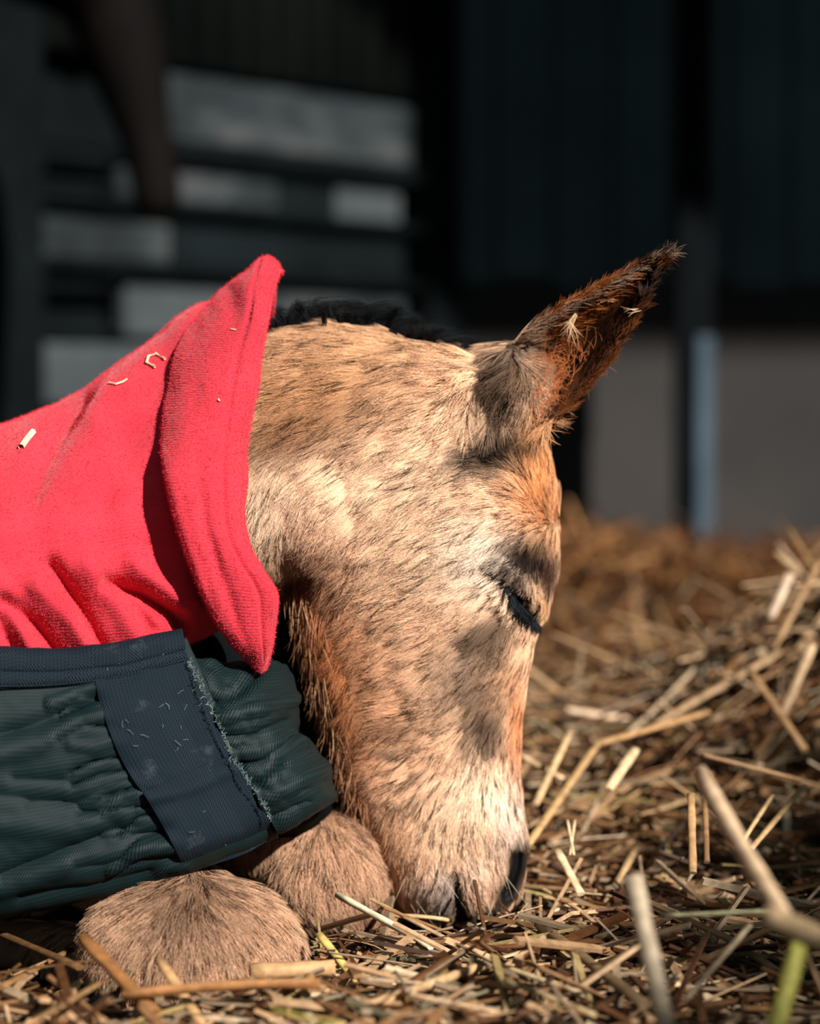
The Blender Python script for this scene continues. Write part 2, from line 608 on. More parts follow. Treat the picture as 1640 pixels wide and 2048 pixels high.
def ear_mesh(upper, lower, Y0, depth, side=-1, lean=0.0):
    """cupped ear from the pixel lines of its two edges, opening to the viewer's side"""
    n = 26
    U, L = spline(upper, n), spline(lower, n)
    bm = bmesh.new()
    rings = []
    m = 15
    for i in range(n):
        t = i / (n - 1)
        yy = Y0 + lean * t
        a, b = P(U[i][0], U[i][1], yy), P(L[i][0], L[i][1], yy)
        hw = (a - b).length / 2
        dep = min(depth, hw * 1.1)
        th = 0.0055 * (1 - 0.45 * t)
        ring = []
        for sgn, off in ((0, 0.0), (1, th)):
            ks = range(m) if sgn == 0 else range(m - 1, -1, -1)
            for k in ks:
                s = k / (m - 1)
                c = math.sin(s * math.pi)
                q = a.lerp(b, s)
                # inner wall, then the outer wall further from the viewer
                y = dep * (c ** 0.8) + (off if sgn else 0.0)
                ring.append(bm.verts.new(q + Vector((0, -side * y, 0)) + ((a - b).normalized() * (0.5 - s) * 2 * off * (1 if sgn else 0) * 0.5)))
        rings.append(ring)
    k = len(rings[0])
    for r0, r1 in zip(rings[:-1], rings[1:]):
        for i in range(k):
            j = (i + 1) % k
            bm.faces.new((r0[i], r0[j], r1[j], r1[i]))
    bm.faces.new(rings[0][::-1])
    bm.faces.new(rings[-1])
    bmesh.ops.recalc_face_normals(bm, faces=bm.faces)
    return bm


head = loft([
    ((985, 1838), (860, 1842), .016), ((1020, 1815), (815, 1825), .028), ((1046, 1775), (792, 1795), .036), ((1056, 1725), (768, 1740), .041),
    ((1054, 1670), (738, 1675), .042), ((1044, 1600), (706, 1600), .041), ((1040, 1520), (672, 1520), .043),
    ((1044, 1440), (642, 1430), .047), ((1055, 1360), (612, 1345), .055), ((1070, 1285), (586, 1260), .063),
    ((1100, 1205), (560, 1150), .072), ((1117, 1110), (525, 1060), .078), ((1118, 1015), (510, 960), .078),
    ((1106, 945), (530, 850), .074), ((1078, 865), (620, 750), .066), ((1040, 785), (700, 700), .056), ((990, 718), (800, 682), .038)], power=2.25)
neck = loft([
    ((900, 720), (900, 1080), .05), ((800, 672), (820, 1150), .064), ((690, 650), (700, 1190), .068), ((600, 655), (600, 1205), .07), ((500, 690), (520, 1200), .072),
    ((380, 720), (400, 1230), .078), ((200, 800), (220, 1480), .1), ((0, 890), (0, 1750), .122), ((-300, 920), (-300, 1840), .14), ((-700, 950), (-700, 1840), .15), ((-900, 1050), (-900, 1750), .1)], power=2.2)
chest = loft([((-100, 1000), (-100, 1820), .11), ((120, 1100), (120, 1790), .10), ((280, 1180), (280, 1720), .06, .04), ((430, 1180), (430, 1720), .045, .085), ((560, 1150), (560, 1760), .045, .10), ((680, 1150), (680, 1780), .04, .105), ((740, 1250), (740, 1700), .02, .105)])
parts = [head, neck, chest,
         blob(690, 1010, -0.0, 215, 205, .077),            # jowl
         blob(1010, 790, -0.012, 88, 110, .046, 0.4),       # root of the ear
         limb([(150, 1640, -.08, 95), (300, 1770, -.11, 105), (420, 1870, -.135, 112), (440, 1905, -.135, 100)]),
         blob(385, 1900, -.138, 212, 158, .052, 0.10),     # near knee
         blob(500, 1940, -.138, 122, 94, .047, 0.35),
         limb([(430, 1950, -.135, 70), (280, 1940, -.115, 70), (120, 1900, -.05, 56), (-60, 1880, -.01, 50)]),
         limb([(420, 1560, -.0, 95), (560, 1680, .0, 100), (650, 1750, .0, 110), (665, 1790, .0, 100)]),
         blob(650, 1742, .0, 133, 132, .047, 0.2),         # far knee
         blob(700, 1815, .0, 90, 80, .04, 0.5),
         limb([(690, 1840, .005, 55), (520, 1850, .03, 58), (340, 1840, .06, 50)]),
         ear_mesh([(1000, 722), (1050, 668), (1110, 622), (1165, 592), (1230, 556), (1290, 522), (1328, 506)],
                  [(1050, 868), (1092, 850), (1150, 798), (1205, 738), (1250, 668), (1296, 592), (1334, 512)], -0.050, 0.030, side=-1, lean=-0.012),
         ear_mesh([(905, 730), (900, 740), (890, 760), (880, 790), (870, 830), (866, 860), (860, 880)],
                  [(1000, 740), (1000, 770), (990, 800), (970, 830), (940, 860), (900, 880), (866, 888)], 0.075, 0.02, side=1, lean=0.03)]
bmj = bmesh.new()
for b in parts:
    tmp = bpy.data.meshes.new('tmp')
    b.to_mesh(tmp)
    b.free()
    bmj.from_mesh(tmp)
    bpy.data.meshes.remove(tmp)
me = bpy.data.meshes.new('tmp')
bmj.to_mesh(me)
bmj.free()
tmp = link('tmp', me)
md = tmp.modifiers.new('r', 'REMESH')
md.mode = 'VOXEL'
md.voxel_size = 0.0028
md = tmp.modifiers.new('s', 'SMOOTH')
md.factor = 0.5
md.iterations = 6
dg = bpy.context.evaluated_depsgraph_get()
body_me = bpy.data.meshes.new_from_object(tmp.evaluated_get(dg))
bpy.data.objects.remove(tmp)
body_me.name = 'body'


def F(px, py, Y=-0.065):
    p = P(px, py, Y)
    return p.x, p.z


K = 1.435 / FPX      # metres per pixel on the near cheek
nv = len(body_me.vertices)
co = np.empty(nv * 3); body_me.vertices.foreach_get('co', co); co = co.reshape(-1, 3)
no = np.empty(nv * 3); body_me.vertices.foreach_get('normal', no); no = no.reshape(-1, 3)
X, Y, Z = co.T
side = smooth(0.008, 0.03, np.abs(Y)) * np.sign(Y)
side = side * smooth(0.15, 0.55, np.abs(no[:, 1]))


def gauss(px, py, rx, ry=None, ang=0.0, Yp=-0.065):
    ry = ry or rx
    cx, cz = F(px, py, Yp)
    dx, dz = (X - cx) / K, -(Z - cz) / K
    ca, sa = math.cos(ang), math.sin(ang)
    u, v = dx * ca + dz * sa, -dx * sa + dz * ca
    return np.exp(-(u / rx) ** 2 - (v / ry) ** 2)


def line(pts, wpx, Yp=-0.065):
    poly = [F(*p, Yp) for p in pts]
    return np.exp(-(seg_dist(X, Z, poly) / (wpx * K)) ** 2)


head_only = (X > F(580, 1000)[0])
D = np.zeros(nv)
D += 0.0075 * gauss(1050, 1195, 52, 40, 0.9)              # the closed eye's bulge
D += 0.0050 * line([(1005, 1130), (1045, 1160), (1085, 1205), (1098, 1235)], 11)      # upper lid
D += 0.0016 * line([(1000, 1180), (1018, 1232), (1045, 1274), (1075, 1278)], 10)       # lower lid
D -= 0.0035 * line([(1012, 1168), (1028, 1200), (1052, 1232), (1078, 1258)], 10)       # slit
D -= 0.0045 * gauss(1050, 1110, 50, 28, 0.1)             # hollow above the eye
D -= 0.0060 * gauss(985, 905, 55, 32, -0.2)              # hollow below the ear
D += 0.0045 * line([(1010, 1295), (930, 1345), (860, 1400)], 24)     # facial crest
D -= 0.0050 * gauss(965, 1450, 60, 90, 0.3)              # side of the nose
D -= 0.0035 * gauss(830, 1540, 70, 60)
D += 0.0050 * gauss(985, 1650, 60, 55, 0, -0.04)         # nostril pad
D -= 0.0120 * line([(1038, 1705), (1034, 1745), (1015, 1795)], 17, -0.035)           # nostril
D -= 0.0080 * line([(908, 1742), (913, 1790), (921, 1842)], 7, -0.035)                # mouth
D += 0.0030 * gauss(875, 1780, 28, 45, 0, -0.035) + 0.0035 * gauss(955, 1775, 30, 45, 0, -0.035)
D += 0.0030 * line([(600, 1215), (650, 1320), (700, 1440)], 30)      # edge of the jaw
D *= head_only
# low relief over the muscles
rel = 0.0003 * vnoise(X / 0.018, Z / 0.018, 3) + 0.0002 * vnoise(X / 0.008 + 9, Z / 0.008, 5)
co[:, 1] += side * (D + rel)
body_me.vertices.foreach_set('co', co.ravel())
body_me.update()
body_me.vertices.foreach_get('normal', (nb := np.empty(nv * 3)))
no = nb.reshape(-1, 3)

# ---- colour of the coat, laid out on the animal itself
PATCH = [  # px, py, rx, ry, angle, colour, strength, Y of the surface
    (620, 790, 210, 130, -.3, (178, 128, 84), .8, -.06), (560, 890, 150, 60, -.3, (126, 80, 48), .85, -.065), (700, 690, 200, 50, 0, (205, 160, 118), .6, -.03),
    (540, 1040, 80, 100, 0, (238, 214, 186), .8, -.07), (720, 975, 250, 95, -.25, (244, 214, 182), .6, -.075),
    (960, 1120, 95, 85, .3, (238, 222, 206), .8, -.075), (800, 1130, 170, 110, 0, (238, 206, 172), .6, -.075),
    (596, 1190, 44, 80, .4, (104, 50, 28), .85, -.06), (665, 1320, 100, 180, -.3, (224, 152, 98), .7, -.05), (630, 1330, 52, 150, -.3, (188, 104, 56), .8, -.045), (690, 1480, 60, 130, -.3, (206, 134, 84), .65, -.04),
    (1075, 960, 60, 120, 0, (226, 152, 88), .8, -.03), (1090, 1080, 40, 90, 0, (214, 156, 108), .6, -.03),
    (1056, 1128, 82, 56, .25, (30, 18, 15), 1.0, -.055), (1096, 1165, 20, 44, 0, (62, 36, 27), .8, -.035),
    (1092, 1215, 14, 40, -.45, (216, 160, 116), .85, -.045), (1006, 1215, 12, 46, -.5, (232, 200, 172), .5, -.07),
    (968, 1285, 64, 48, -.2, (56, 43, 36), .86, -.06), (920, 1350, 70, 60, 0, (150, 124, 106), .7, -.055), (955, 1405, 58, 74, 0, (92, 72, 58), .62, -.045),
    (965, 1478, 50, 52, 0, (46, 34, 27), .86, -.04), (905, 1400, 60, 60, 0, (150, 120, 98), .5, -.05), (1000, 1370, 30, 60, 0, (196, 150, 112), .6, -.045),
    (1036, 1470, 26, 130, 0, (206, 128, 76), .8, -.02), (1030, 1570, 22, 40, 0, (166, 88, 50), .8, -.02),
    (790, 1465, 60, 24, .2, (150, 104, 76), .7, -.05), (785, 1510, 30, 14, .3, (92, 66, 52), .7, -.045), (820, 1570, 26, 12, -.3, (110, 80, 62), .7, -.045), (815, 1615, 40, 14, -.4, (104, 78, 62), .7, -.045),
    (960, 1600, 90, 70, 0, (244, 220, 192), .8, -.042), (1015, 1650, 40, 60, 0, (240, 220, 205), .85, -.03), (900, 1680, 120, 60, 0, (240, 210, 178), .6, -.042),
    (985, 1700, 26, 20, .4, (176, 150, 134), .5, -.04), (780, 1700, 40, 90, .3, (216, 160, 112), .5, -.03),
    (950, 1760, 55, 40, 0, (214, 186, 168), .6, -.04), (860, 1790, 60, 45, 0, (178, 164, 154), .75, -.035), (890, 1800, 22, 50, 0, (120, 114, 112), .6, -.035),
    (920, 1832, 60, 24, 0, (38, 37, 38), .9, -.03), (985, 1822, 50, 20, -.3, (30, 29, 30), .9, -.03),
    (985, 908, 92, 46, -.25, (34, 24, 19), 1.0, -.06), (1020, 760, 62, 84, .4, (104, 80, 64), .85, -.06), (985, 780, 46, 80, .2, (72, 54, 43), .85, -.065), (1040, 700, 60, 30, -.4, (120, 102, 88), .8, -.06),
    (990, 850, 60, 40, .4, (176, 146, 120), .6, -.065), (1070, 870, 30, 30, 0, (206, 146, 96), .7, -.05)]


def eye_lens(x, z):
    """1 on the edge of the dark lens between the lids"""
    cx, cz = F(1047, 1216)
    dx, dz = (x - cx) / K, -(z - cz) / K
    u, v = dx * .545 + dz * .838, -dx * .838 + dz * .545
    return np.sqrt((u / 62) ** 2 + (v / (24 + .12 * u)) ** 2)


def lin_arr(c):
    return np.array(lin(c))


def coat_colour(p, nrm):
    x, y, z = p.T
    n_ = len(p)
    col = np.tile(lin_arr((236, 191, 155)), (n_, 1))
    sxp = x; szp = z
    # legs
    leg = (x < P(520, 0, -.12)[0]) & (z < P(0, 1690, -.1)[2]) | ((x < P(772, 0, 0)[0]) & (z < P(0, 1606, 0)[2]) & (y > -0.06) & (szp < P(0, 1606, 0)[2]))
    jaw = [(600, 1560), (712, 1600), (745, 1680), (785, 1780), (800, 1850)]
    jx = np.interp(-z, [-F(*q, -0.02)[1] for q in jaw], [F(*q, -0.02)[0] for q in jaw])
    leg = (z < P(0, 1606, 0)[2]) & (x < jx)
    for (px, py, rx, ry, a, c, st, Yp) in sorted(PATCH, key=lambda q: max(q[5]) < 125):     # dark marks last
        cx, cz = F(px, py, Yp)
        dx, dz = (x - cx) / K, -(z - cz) / K
        dx = dx + 6 * vnoise(x / .002, z / .002, 11); dz = dz + 6 * vnoise(x / .002, z / .002, 12)
        ca, sa = math.cos(a), math.sin(a)
        u, v = dx * ca + dz * sa, -dx * sa + dz * ca
        wgt = st * np.exp(-((u / rx) ** 2 + (v / ry) ** 2) ** (1.9 if max(c) < 125 else 1.2))
        wgt = np.where(leg, 0, wgt)[:, None]
        col = col * (1 - wgt) + lin_arr(c) * wgt
    col[leg] = lin_arr((208, 166, 134))
    # dark cap of each knee
    for (px, py, r, Yp, c) in ((360, 1790, 70, -.17, (110, 82, 64)), (730, 1830, 60, -.03, (130, 92, 66)), (600, 1935, 40, -.15, (70, 52, 40))):
        cx, cz = F(px, py, Yp)
        wgt = (0.75 * np.exp(-(((x - cx) ** 2 + (z - cz) ** 2) / (r * K) ** 2)) * leg)[:, None]
        col = col * (1 - wgt) + lin_arr(c) * wgt
    # shadowed chest stays the brown of the coat
    # nostril and mouth are bare black skin
    for poly, wpx, Yp in (([(1042, 1710), (1038, 1750), (1015, 1800)], 30, -.035), ([(909, 1748), (914, 1790), (921, 1842)], 10, -.035)):
        d = seg_dist(x, z, [F(*q, Yp) for q in poly])
        wgt = (np.exp(-(d / (wpx * K)) ** 4) * ~leg)[:, None]
        col = col * (1 - wgt) + lin_arr((16, 17, 18)) * wgt
    # slit of the eye
    wgt = np.exp(-(eye_lens(x, z)) ** 4)[:, None]
    col = col * (1 - wgt) + lin_arr((14, 14, 15)) * wgt
    # ear: beyond the line from (1060,640) to (1110,840)
    ax, az = F(1052, 660, -.05); bx, bz = F(1108, 850, -.05)
    s_ = ((x - ax) * (bz - az) - (z - az) * (bx - ax)) / math.hypot(bx - ax, bz - az)
    s_ = -s_
    ear = smooth(-0.004, 0.010, s_) * (z > F(0, 870, -.05)[1])
    inner = smooth(0.2, -0.2, nrm[:, 1]) if False else (nrm[:, 1] < 0.1)
    t = np.clip(s_ / 0.085, 0, 1)
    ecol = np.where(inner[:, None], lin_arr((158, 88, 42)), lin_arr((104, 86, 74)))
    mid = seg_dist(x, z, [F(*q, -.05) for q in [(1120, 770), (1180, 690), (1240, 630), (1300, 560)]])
    dk = (np.exp(-(mid / (42 * K)) ** 2) * inner * .92)[:, None]  # shade of the ear's cup painted over its dark inner hair
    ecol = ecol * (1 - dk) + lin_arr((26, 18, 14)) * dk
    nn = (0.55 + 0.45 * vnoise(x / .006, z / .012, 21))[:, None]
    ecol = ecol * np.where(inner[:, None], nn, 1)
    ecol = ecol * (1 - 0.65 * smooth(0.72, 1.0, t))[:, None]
    ear = ear[:, None]
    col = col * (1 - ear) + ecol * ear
    return np.clip(col, 0, 1), leg, ear[:, 0]


vc, vleg, vear = coat_colour(co, no)
att = body_me.color_attributes.new('tint', 'FLOAT_COLOR', 'POINT')
skin = np.concatenate([vc * np.where(vear > 0.5, 0.3, 0.42)[:, None], np.ones((nv, 1))], 1)
att.data.foreach_set('color', skin.astype(np.float32).ravel())
body_me.materials.clear()
body_me.materials.append(M_skin)
body_me.polygons.foreach_set('use_smooth', [True] * len(body_me.polygons))
body = link('body', body_me, foal)
body.matrix_parent_inverse = Matrix.Translation(-foal.location)

# ---- coat: hairs that follow the flow of the coat
FLOW = [(560, 720, -.95, .25), (700, 700, -.95, .22), (600, 850, -.85, .5), (800, 800, -.85, .42), (900, 730, -.9, .15), (540, 1000, -.35, .95), (540, 1100, -.2, 1), (650, 1100, -.6, .8),
        (750, 1000, -.75, .62), (850, 950, -.8, .5), (950, 1050, -.85, .45), (1000, 980, -.8, .1), (1075, 940, -.45, -.85), (1100, 1000, -.2, -1), (1060, 1040, -.8, .1), (1100, 1120, -.1, 1), (1060, 1110, -.7, .6),
        (850, 1200, -.9, .42), (700, 1250, -.72, .7), (620, 1250, -.25, 1), (640, 1400, -.1, 1), (950, 1300, -.75, .65), (800, 1400, -.93, .36), (700, 1450, -.55, .85), (900, 1450, -.8, .55), (1000, 1450, -.3, .95), (1040, 1550, .02, 1),
        (800, 1550, -.8, .55), (900, 1600, -.5, .85), (980, 1620, -.1, 1), (760, 1650, -.4, .9), (850, 1720, -.3, .95), (950, 1720, .15, 1), (1020, 1650, .2, 1), (880, 1790, -.35, .9), (960, 1790, .4, .9),
        (1000, 1200, -.8, .55), (985, 1150, -.85, .4), (1030, 1290, -.5, .85),
        (960, 800, -.35, .9), (1000, 860, -.6, .7), (985, 910, -.9, .3), (950, 715, -.8, .3), (1000, 705, -.5, .5), (1005, 750, -.35, .9), (1040, 765, -.2, .95), (1060, 690, .85, -.5), (1090, 700, .85, -.5), (1150, 640, .85, -.5), (1250, 590, .85, -.52), (1100, 800, .6, -.65), (1200, 700, .7, -.7), (1060, 850, -.3, .5)]
FLOWLEG = [(300, 1800, -.55, .85), (370, 1770, -.1, 1), (450, 1800, .45, .9), (520, 1850, .6, .8), (590, 1920, .7, .7), (220, 1880, -.45, .9), (400, 1900, .1, 1), (300, 1950, -.1, 1),
           (600, 1680, -.05, 1), (700, 1690, .35, .95), (560, 1750, -.1, 1), (650, 1780, .15, 1), (740, 1780, .4, .9), (640, 1640, 0, 1)]


def flow_dir(x, z, table, Yp):
    pts = np.array([F(q[0], q[1], Yp) for q in table])
    dv = np.array([(q[2], -q[3]) for q in table], float)
    dv /= np.linalg.norm(dv, axis=1, keepdims=True)
    d2 = (x[:, None] - pts[None, :, 0]) ** 2 + (z[:, None] - pts[None, :, 1]) ** 2
    wt = 1 / (d2 + (18 * K) ** 2) ** 1.6
    o = wt @ dv
    return o / (np.linalg.norm(o, axis=1, keepdims=True) + 1e-12)


body_me.calc_loop_triangles()
nt = len(body_me.loop_triangles)
tri = np.empty(nt * 3, np.int32); body_me.loop_triangles.foreach_get('vertices', tri); tri = tri.reshape(-1, 3)
tc_ = co[tri].mean(1)
area = np.linalg.norm(np.cross(co[tri[:, 1]] - co[tri[:, 0]], co[tri[:, 2]] - co[tri[:, 0]]), axis=1) / 2
tn = no[tri].mean(1)
tpx, tpy = proj(tc_)
# where the coat shows: right of the collar, and the knees below the rug
edge = np.interp(tpy, [500, 560, 660, 760, 900, 1000, 1090, 1150, 1230, 1330, 1500, 1600, 1700, 1740, 2100], [545, 535, 525, 505, 480, 470, 470, 500, 540, 480, 480, 480, 360, 40, 40])
shown = tpx > edge
hide_rug = (tpx < 400) & (tpy < 1715) | (tpx < 500) & (tpy < 1640)
wgt = area * shown * ~hide_rug
view = CAM.y - tc_[:, 1]
facing = -(tn[:, 1])
wgt = wgt * np.where(facing > -0.25, 1.0, 0.22)
lx = tc_[:, 2] < 0.012
wgt = wgt * np.where(lx, 0.1, 1.0)


def make_coat(n_clump, per, name, parent, mat, lenscale=1.0, seed=1, rad=0.00016):
    r = np.random.default_rng(seed)
    ti = r.choice(nt, n_clump, p=wgt / wgt.sum())
    b = r.random((n_clump, 2)); f = b.sum(1) > 1; b[f] = 1 - b[f]
    v0, v1, v2 = co[tri[ti, 0]], co[tri[ti, 1]], co[tri[ti, 2]]
    root = v0 + (v1 - v0) * b[:, :1] + (v2 - v0) * b[:, 1:]
    nr = tn[ti] / np.linalg.norm(tn[ti], axis=1, keepdims=True)
    col, leg, ear = coat_colour(root, nr)
    fd = flow_dir(root[:, 0], root[:, 2], FLOW, -.065)
    fl = flow_dir(root[:, 0], root[:, 2], FLOWLEG, -.15)
    fd[leg] = fl[leg]
    t = np.stack([fd[:, 0], np.zeros(n_clump), fd[:, 1]], 1)
    # wander of the flow
    px, pz = root[:, 0], root[:, 2]
    ang = 0.04 * vnoise(px / .03, pz / .03, 31) + 0.05 * vnoise(px / .006, pz / .006, 32) + r.normal(0, 0.08, n_clump)
    wild = np.exp(-(((px - F(990, 800)[0]) ** 2 + (pz - F(990, 800)[1]) ** 2) / (110 * K) ** 2))
    ang += wild * (0.9 * vnoise(px / .004, pz / .009, 33) + r.normal(0, .25, n_clump))
    bi = np.cross(nr, t)
    t = t * np.cos(ang)[:, None] + bi * np.sin(ang)[:, None]
    t = t - nr * (t * nr).sum(1, keepdims=True)
    t /= np.linalg.norm(t, axis=1, keepdims=True) + 1e-9
    bi = np.cross(nr, t)
    # length
    L = np.full(n_clump, 0.0125)
    rx_, rz_ = px, pz

    def near(q, rad_, Yp=-.065):
        cx, cz = F(*q, Yp)
        return np.exp(-(((rx_ - cx) ** 2 + (rz_ - cz) ** 2) / (rad_ * K) ** 2))
    L += 0.004 * near((650, 800), 200) + 0.005 * near((990, 790), 110) + 0.008 * near((610, 1220), 60) + 0.006 * near((650, 1400), 90)
    L -= 0.0065 * near((940, 1760), 130) + 0.005 * near((1050, 1190), 70) + 0.004 * near((1000, 1400), 110) + .002 * near((900, 1550), 120)
    L = np.where(leg, 0.0155, L)
    L = np.where(ear > .5, 0.0085, L)
    L = np.clip(L, .0035, .03) * r.uniform(0.8, 1.2, n_clump) * lenscale
    near_eye = 1 - smooth(1.1, 2.4, eye_lens(px, pz))
    L = L * (1 - .45 * near_eye)
    L = np.maximum(L, .0036)
    # a hair shows its colour where it lies, a little below its root
    col, _l, _e = coat_colour(root + t * (L * .55)[:, None], nr)
    col[leg] = coat_colour(root, nr)[0][leg]
    # bare skin
    bare = np.zeros(n_clump, bool)
    for poly, wpx, Yp in (([(1042, 1712), (1038, 1750), (1018, 1796)], 24, -.035), ([(912, 1765), (914, 1790), (921, 1842)], 5, -.035)):
        bare |= (seg_dist(px, pz, [F(*q, Yp) for q in poly]) < wpx * K) & ~leg
    bare |= eye_lens(px, pz) < .85
    # each clump lighter or darker
    streak = r.random(n_clump)
    cn = 0.5 + 0.5 * vnoise(px / .010 + 3, pz / .010, 41)
    mult = 0.90 + 0.24 * r.random(n_clump)
    mult = mult * (1 + wild * r.uniform(-.55, .5, n_clump))
    dark = streak < 0.18 + .12 * wild + .09 * leg
    mult = np.where(dark, r.uniform(.08, .36, n_clump), mult)
    lcol = col * (0.90 + 0.22 * r.random(n_clump))[:, None]
    ccol = col * mult[:, None]
    ccol[dark] *= np.array([1.0, .86, .74])
    keep = ~bare
    root, nr, t, bi, L, ccol, lcol, dark, ear = [a[keep] for a in (root, nr, t, bi, L, ccol, lcol, dark, ear)]
    nc = len(root)
    # hairs of a clump
    N = nc * per
    rep = lambda a: np.repeat(a, per, axis=0)
    R_, T_, B_, N_, L_ = rep(root), rep(t), rep(bi), rep(nr), rep(L) * r.uniform(.75, 1.15, N)
    ou, ov = r.normal(0, .0012, N), r.normal(0, .0022, N)
    dk_ = rep(dark) & (np.tile(np.arange(per), nc) < 7)
    thin_ = np.where(dk_, .2, 1.0)
    ou = ou * thin_
    base = R_ + B_ * ou[:, None] + T_ * ov[:, None]
    curl = r.normal(0, .12, N) + rep(ear) * r.normal(0, .2, N)
    lift0 = r.uniform(.10, .24, N) + .06 * dk_
    K_ = 4
    pts = np.empty((N, K_, 3))
    for k in range(K_):
        s = k / (K_ - 1)
        pull = 0.7 * s
        c = R_ + (base - R_) * (1 - pull)[..., None] if False else R_ + (base - R_) * (1 - pull)
        pts[:, k] = c + T_ * (L_ * s)[:, None] + B_ * (curl * L_ * s * s)[:, None] + N_ * (L_ * lift0 * (s - 0.55 * s * s) - 0.0004)[:, None]
    hc = bpy.data.hair_curves.new(name)
    hc.add_curves([K_] * N)
    hc.attributes['position'].data.foreach_set('vector', pts.astype(np.float32).ravel())
    rad_a = hc.attributes.get('radius') or hc.attributes.new('radius', 'FLOAT', 'POINT')
    prof = np.array([1.0, .95, .7, .18])
    rr = (r.uniform(.75, 1.25, N)[:, None] * prof[None] * rad).astype(np.float32)
    rad_a.data.foreach_set('value', rr.ravel())
    a = hc.attributes.new('tint', 'FLOAT_COLOR', 'CURVE')
    hcol = np.where(dk_[:, None], rep(ccol), rep(np.where(dark[:, None], lcol, ccol))) * r.uniform(.86, 1.14, N)[:, None]
    a.data.foreach_set('color', np.concatenate([np.clip(hcol, 0, 1), np.ones((N, 1))], 1).astype(np.float32).ravel())
    hc.materials.append(mat)
    o = link(name, hc, parent)
    o.matrix_parent_inverse = Matrix.Translation(-foal.location)
    return o


make_coat(34000, 15, 'coat', foal, M_hair, 1.15, 5, 0.00014)


from mathutils.bvhtree import BVHTree
bvh = BVHTree.FromPolygons([Vector(v) for v in co], [tuple(int(i) for i in t) for t in tri])


def skin_at(px, py, Yd=-.05):
    """the point of the coat in view at a pixel, and its normal"""
    h = bvh.ray_cast(CAM, ray(px, py).normalized())
    if h[0] is None: return P(px, py, Yd), Vector((0, -1, 0))
    return h[0], h[1]


def hair_strands(name, strands, colours, rad, parent, mat, prof=(1, .95, .8, .5, .15)):
    """strands (n, k, 3)"""
    strands = np.asarray(strands)
    n, k = strands.shape[:2]
    hc = bpy.data.hair_curves.new(name)
    hc.add_curves([k] * n)
    hc.attributes['position'].data.foreach_set('vector', strands.astype(np.float32).ravel())
    ra = hc.attributes.get('radius') or hc.attributes.new('radius', 'FLOAT', 'POINT')
    pr = np.interp(np.linspace(0, 1, k), np.linspace(0, 1, len(prof)), prof)
    ra.data.foreach_set('value', (np.ones((n, 1)) * pr[None] * np.broadcast_to(np.asarray(rad), (n,))[:, None]).astype(np.float32).ravel())
    a = hc.attributes.new('tint', 'FLOAT_COLOR', 'CURVE')
    a.data.foreach_set('color', np.concatenate([np.asarray(colours), np.ones((n, 1))], 1).astype(np.float32).ravel())
    hc.materials.append(mat)
    o = link(name, hc, parent)
    o.matrix_parent_inverse = Matrix.Translation(-foal.location)
    return o


# mane: a short dark crest of curls
st, cl = [], []
for lock in range(150):
    u = rng.random()
    px = 548 + u * 420
    top = np.interp(px, [548, 600, 690, 760, 830, 900, 970], [655, 650, 645, 652, 676, 696, 708])
    y0 = rng.normal(0.012, 0.012)
    b0 = P(px, top + 14, y0)
    h = np.interp(u, [0, .1, .4, .7, 1], [.014, .018, .016, .011, .005]) * rng.uniform(.75, 1.2)
    sweep = rng.uniform(-.008, .022)
    ph = rng.uniform(0, 6.28)
    cr = rng.uniform(.002, .006)
    shade = rng.uniform(.5, 1.6)
    for k in range(34):
        j = rng.normal(0, .0012, 3)
        pts = []
        ll = rng.uniform(.8, 1.1)
        for s in np.linspace(0, 1, 8):
            a = s * 4.2 + ph
            pts.append((b0.x + j[0] + sweep * s * s * 1.2 + cr * s * math.sin(a), b0.y + j[1] + (y0 - .004) * s * .6 + cr * s * math.cos(a), b0.z + j[2] + h * ll * 1.5 * (s - .45 * s ** 3)))
        st.append(pts)
        cl.append(np.array(lin((22, 24, 26))) * shade)
hair_strands('mane', st, cl, 0.00016, foal, M_hair)

# tufts in and around the ear
st, cl = [], []


def tuft(px, py, Y, dx, dy, L, n, colr, spread=.35, curl=.5, rootj=6):
    for _ in range(n):
        p, nrm_ = skin_at(px + rng.normal(0, rootj), py + rng.normal(0, rootj), Y)
        if p.y > .3: continue
        a = math.atan2(-dy, dx) + rng.normal(0, spread)
        c = rng.normal(0, curl)
        ln = L * rng.uniform(.6, 1.15)
        q = np.array(p); pts = []
        out = rng.uniform(.05, .35)
        for s in range(6):
            pts.append(q.copy())
            aa = a + c * s / 2.5
            q = q + np.array([math.cos(aa), -out * (1 - s / 6), math.sin(aa)]) * ln / 5
        st.append(pts)
        cl.append(np.array(lin(colr)) * rng.uniform(.6, 1.25))


for (px, py) in ((1070, 800), (1085, 775), (1100, 750), (1110, 720), (1125, 760), (1060, 830), (1140, 735), (1160, 720), (1095, 800)):
    tuft(px, py, -.058, .75, -.6, .020, 34, (190, 112, 66), .7, .9, 10)
for (px, py) in ((1130, 660), (1150, 640), (1180, 620), (1210, 600), (1235, 580), (1120, 690), (1160, 665), (1200, 640), (1260, 562)):
    tuft(px, py, -.05, .88, -.42, .012, 30, (176, 100, 48), .25, .25, 10)
for t in np.linspace(0, 1, 30):
    q = spline([(1095, 850), (1150, 798), (1205, 738), (1250, 668), (1296, 592), (1330, 515)], 30)[int(t * 29)]
    tuft(q[0] - 9, q[1] - 4, -.058, .66, -.74, .009, 18, (64, 48, 40), .22, .2, 4)
    q = spline([(1045, 662), (1110, 622), (1165, 592), (1230, 556), (1290, 522), (1328, 506)], 30)[int(t * 29)]
    tuft(q[0], q[1] + 7, -.058, .9, -.45, .012, 20, (150, 126, 106), .18, .2, 4)
tuft(1325, 512, -.06, .75, -.65, .010, 40, (44, 36, 32), .2, .2, 4)
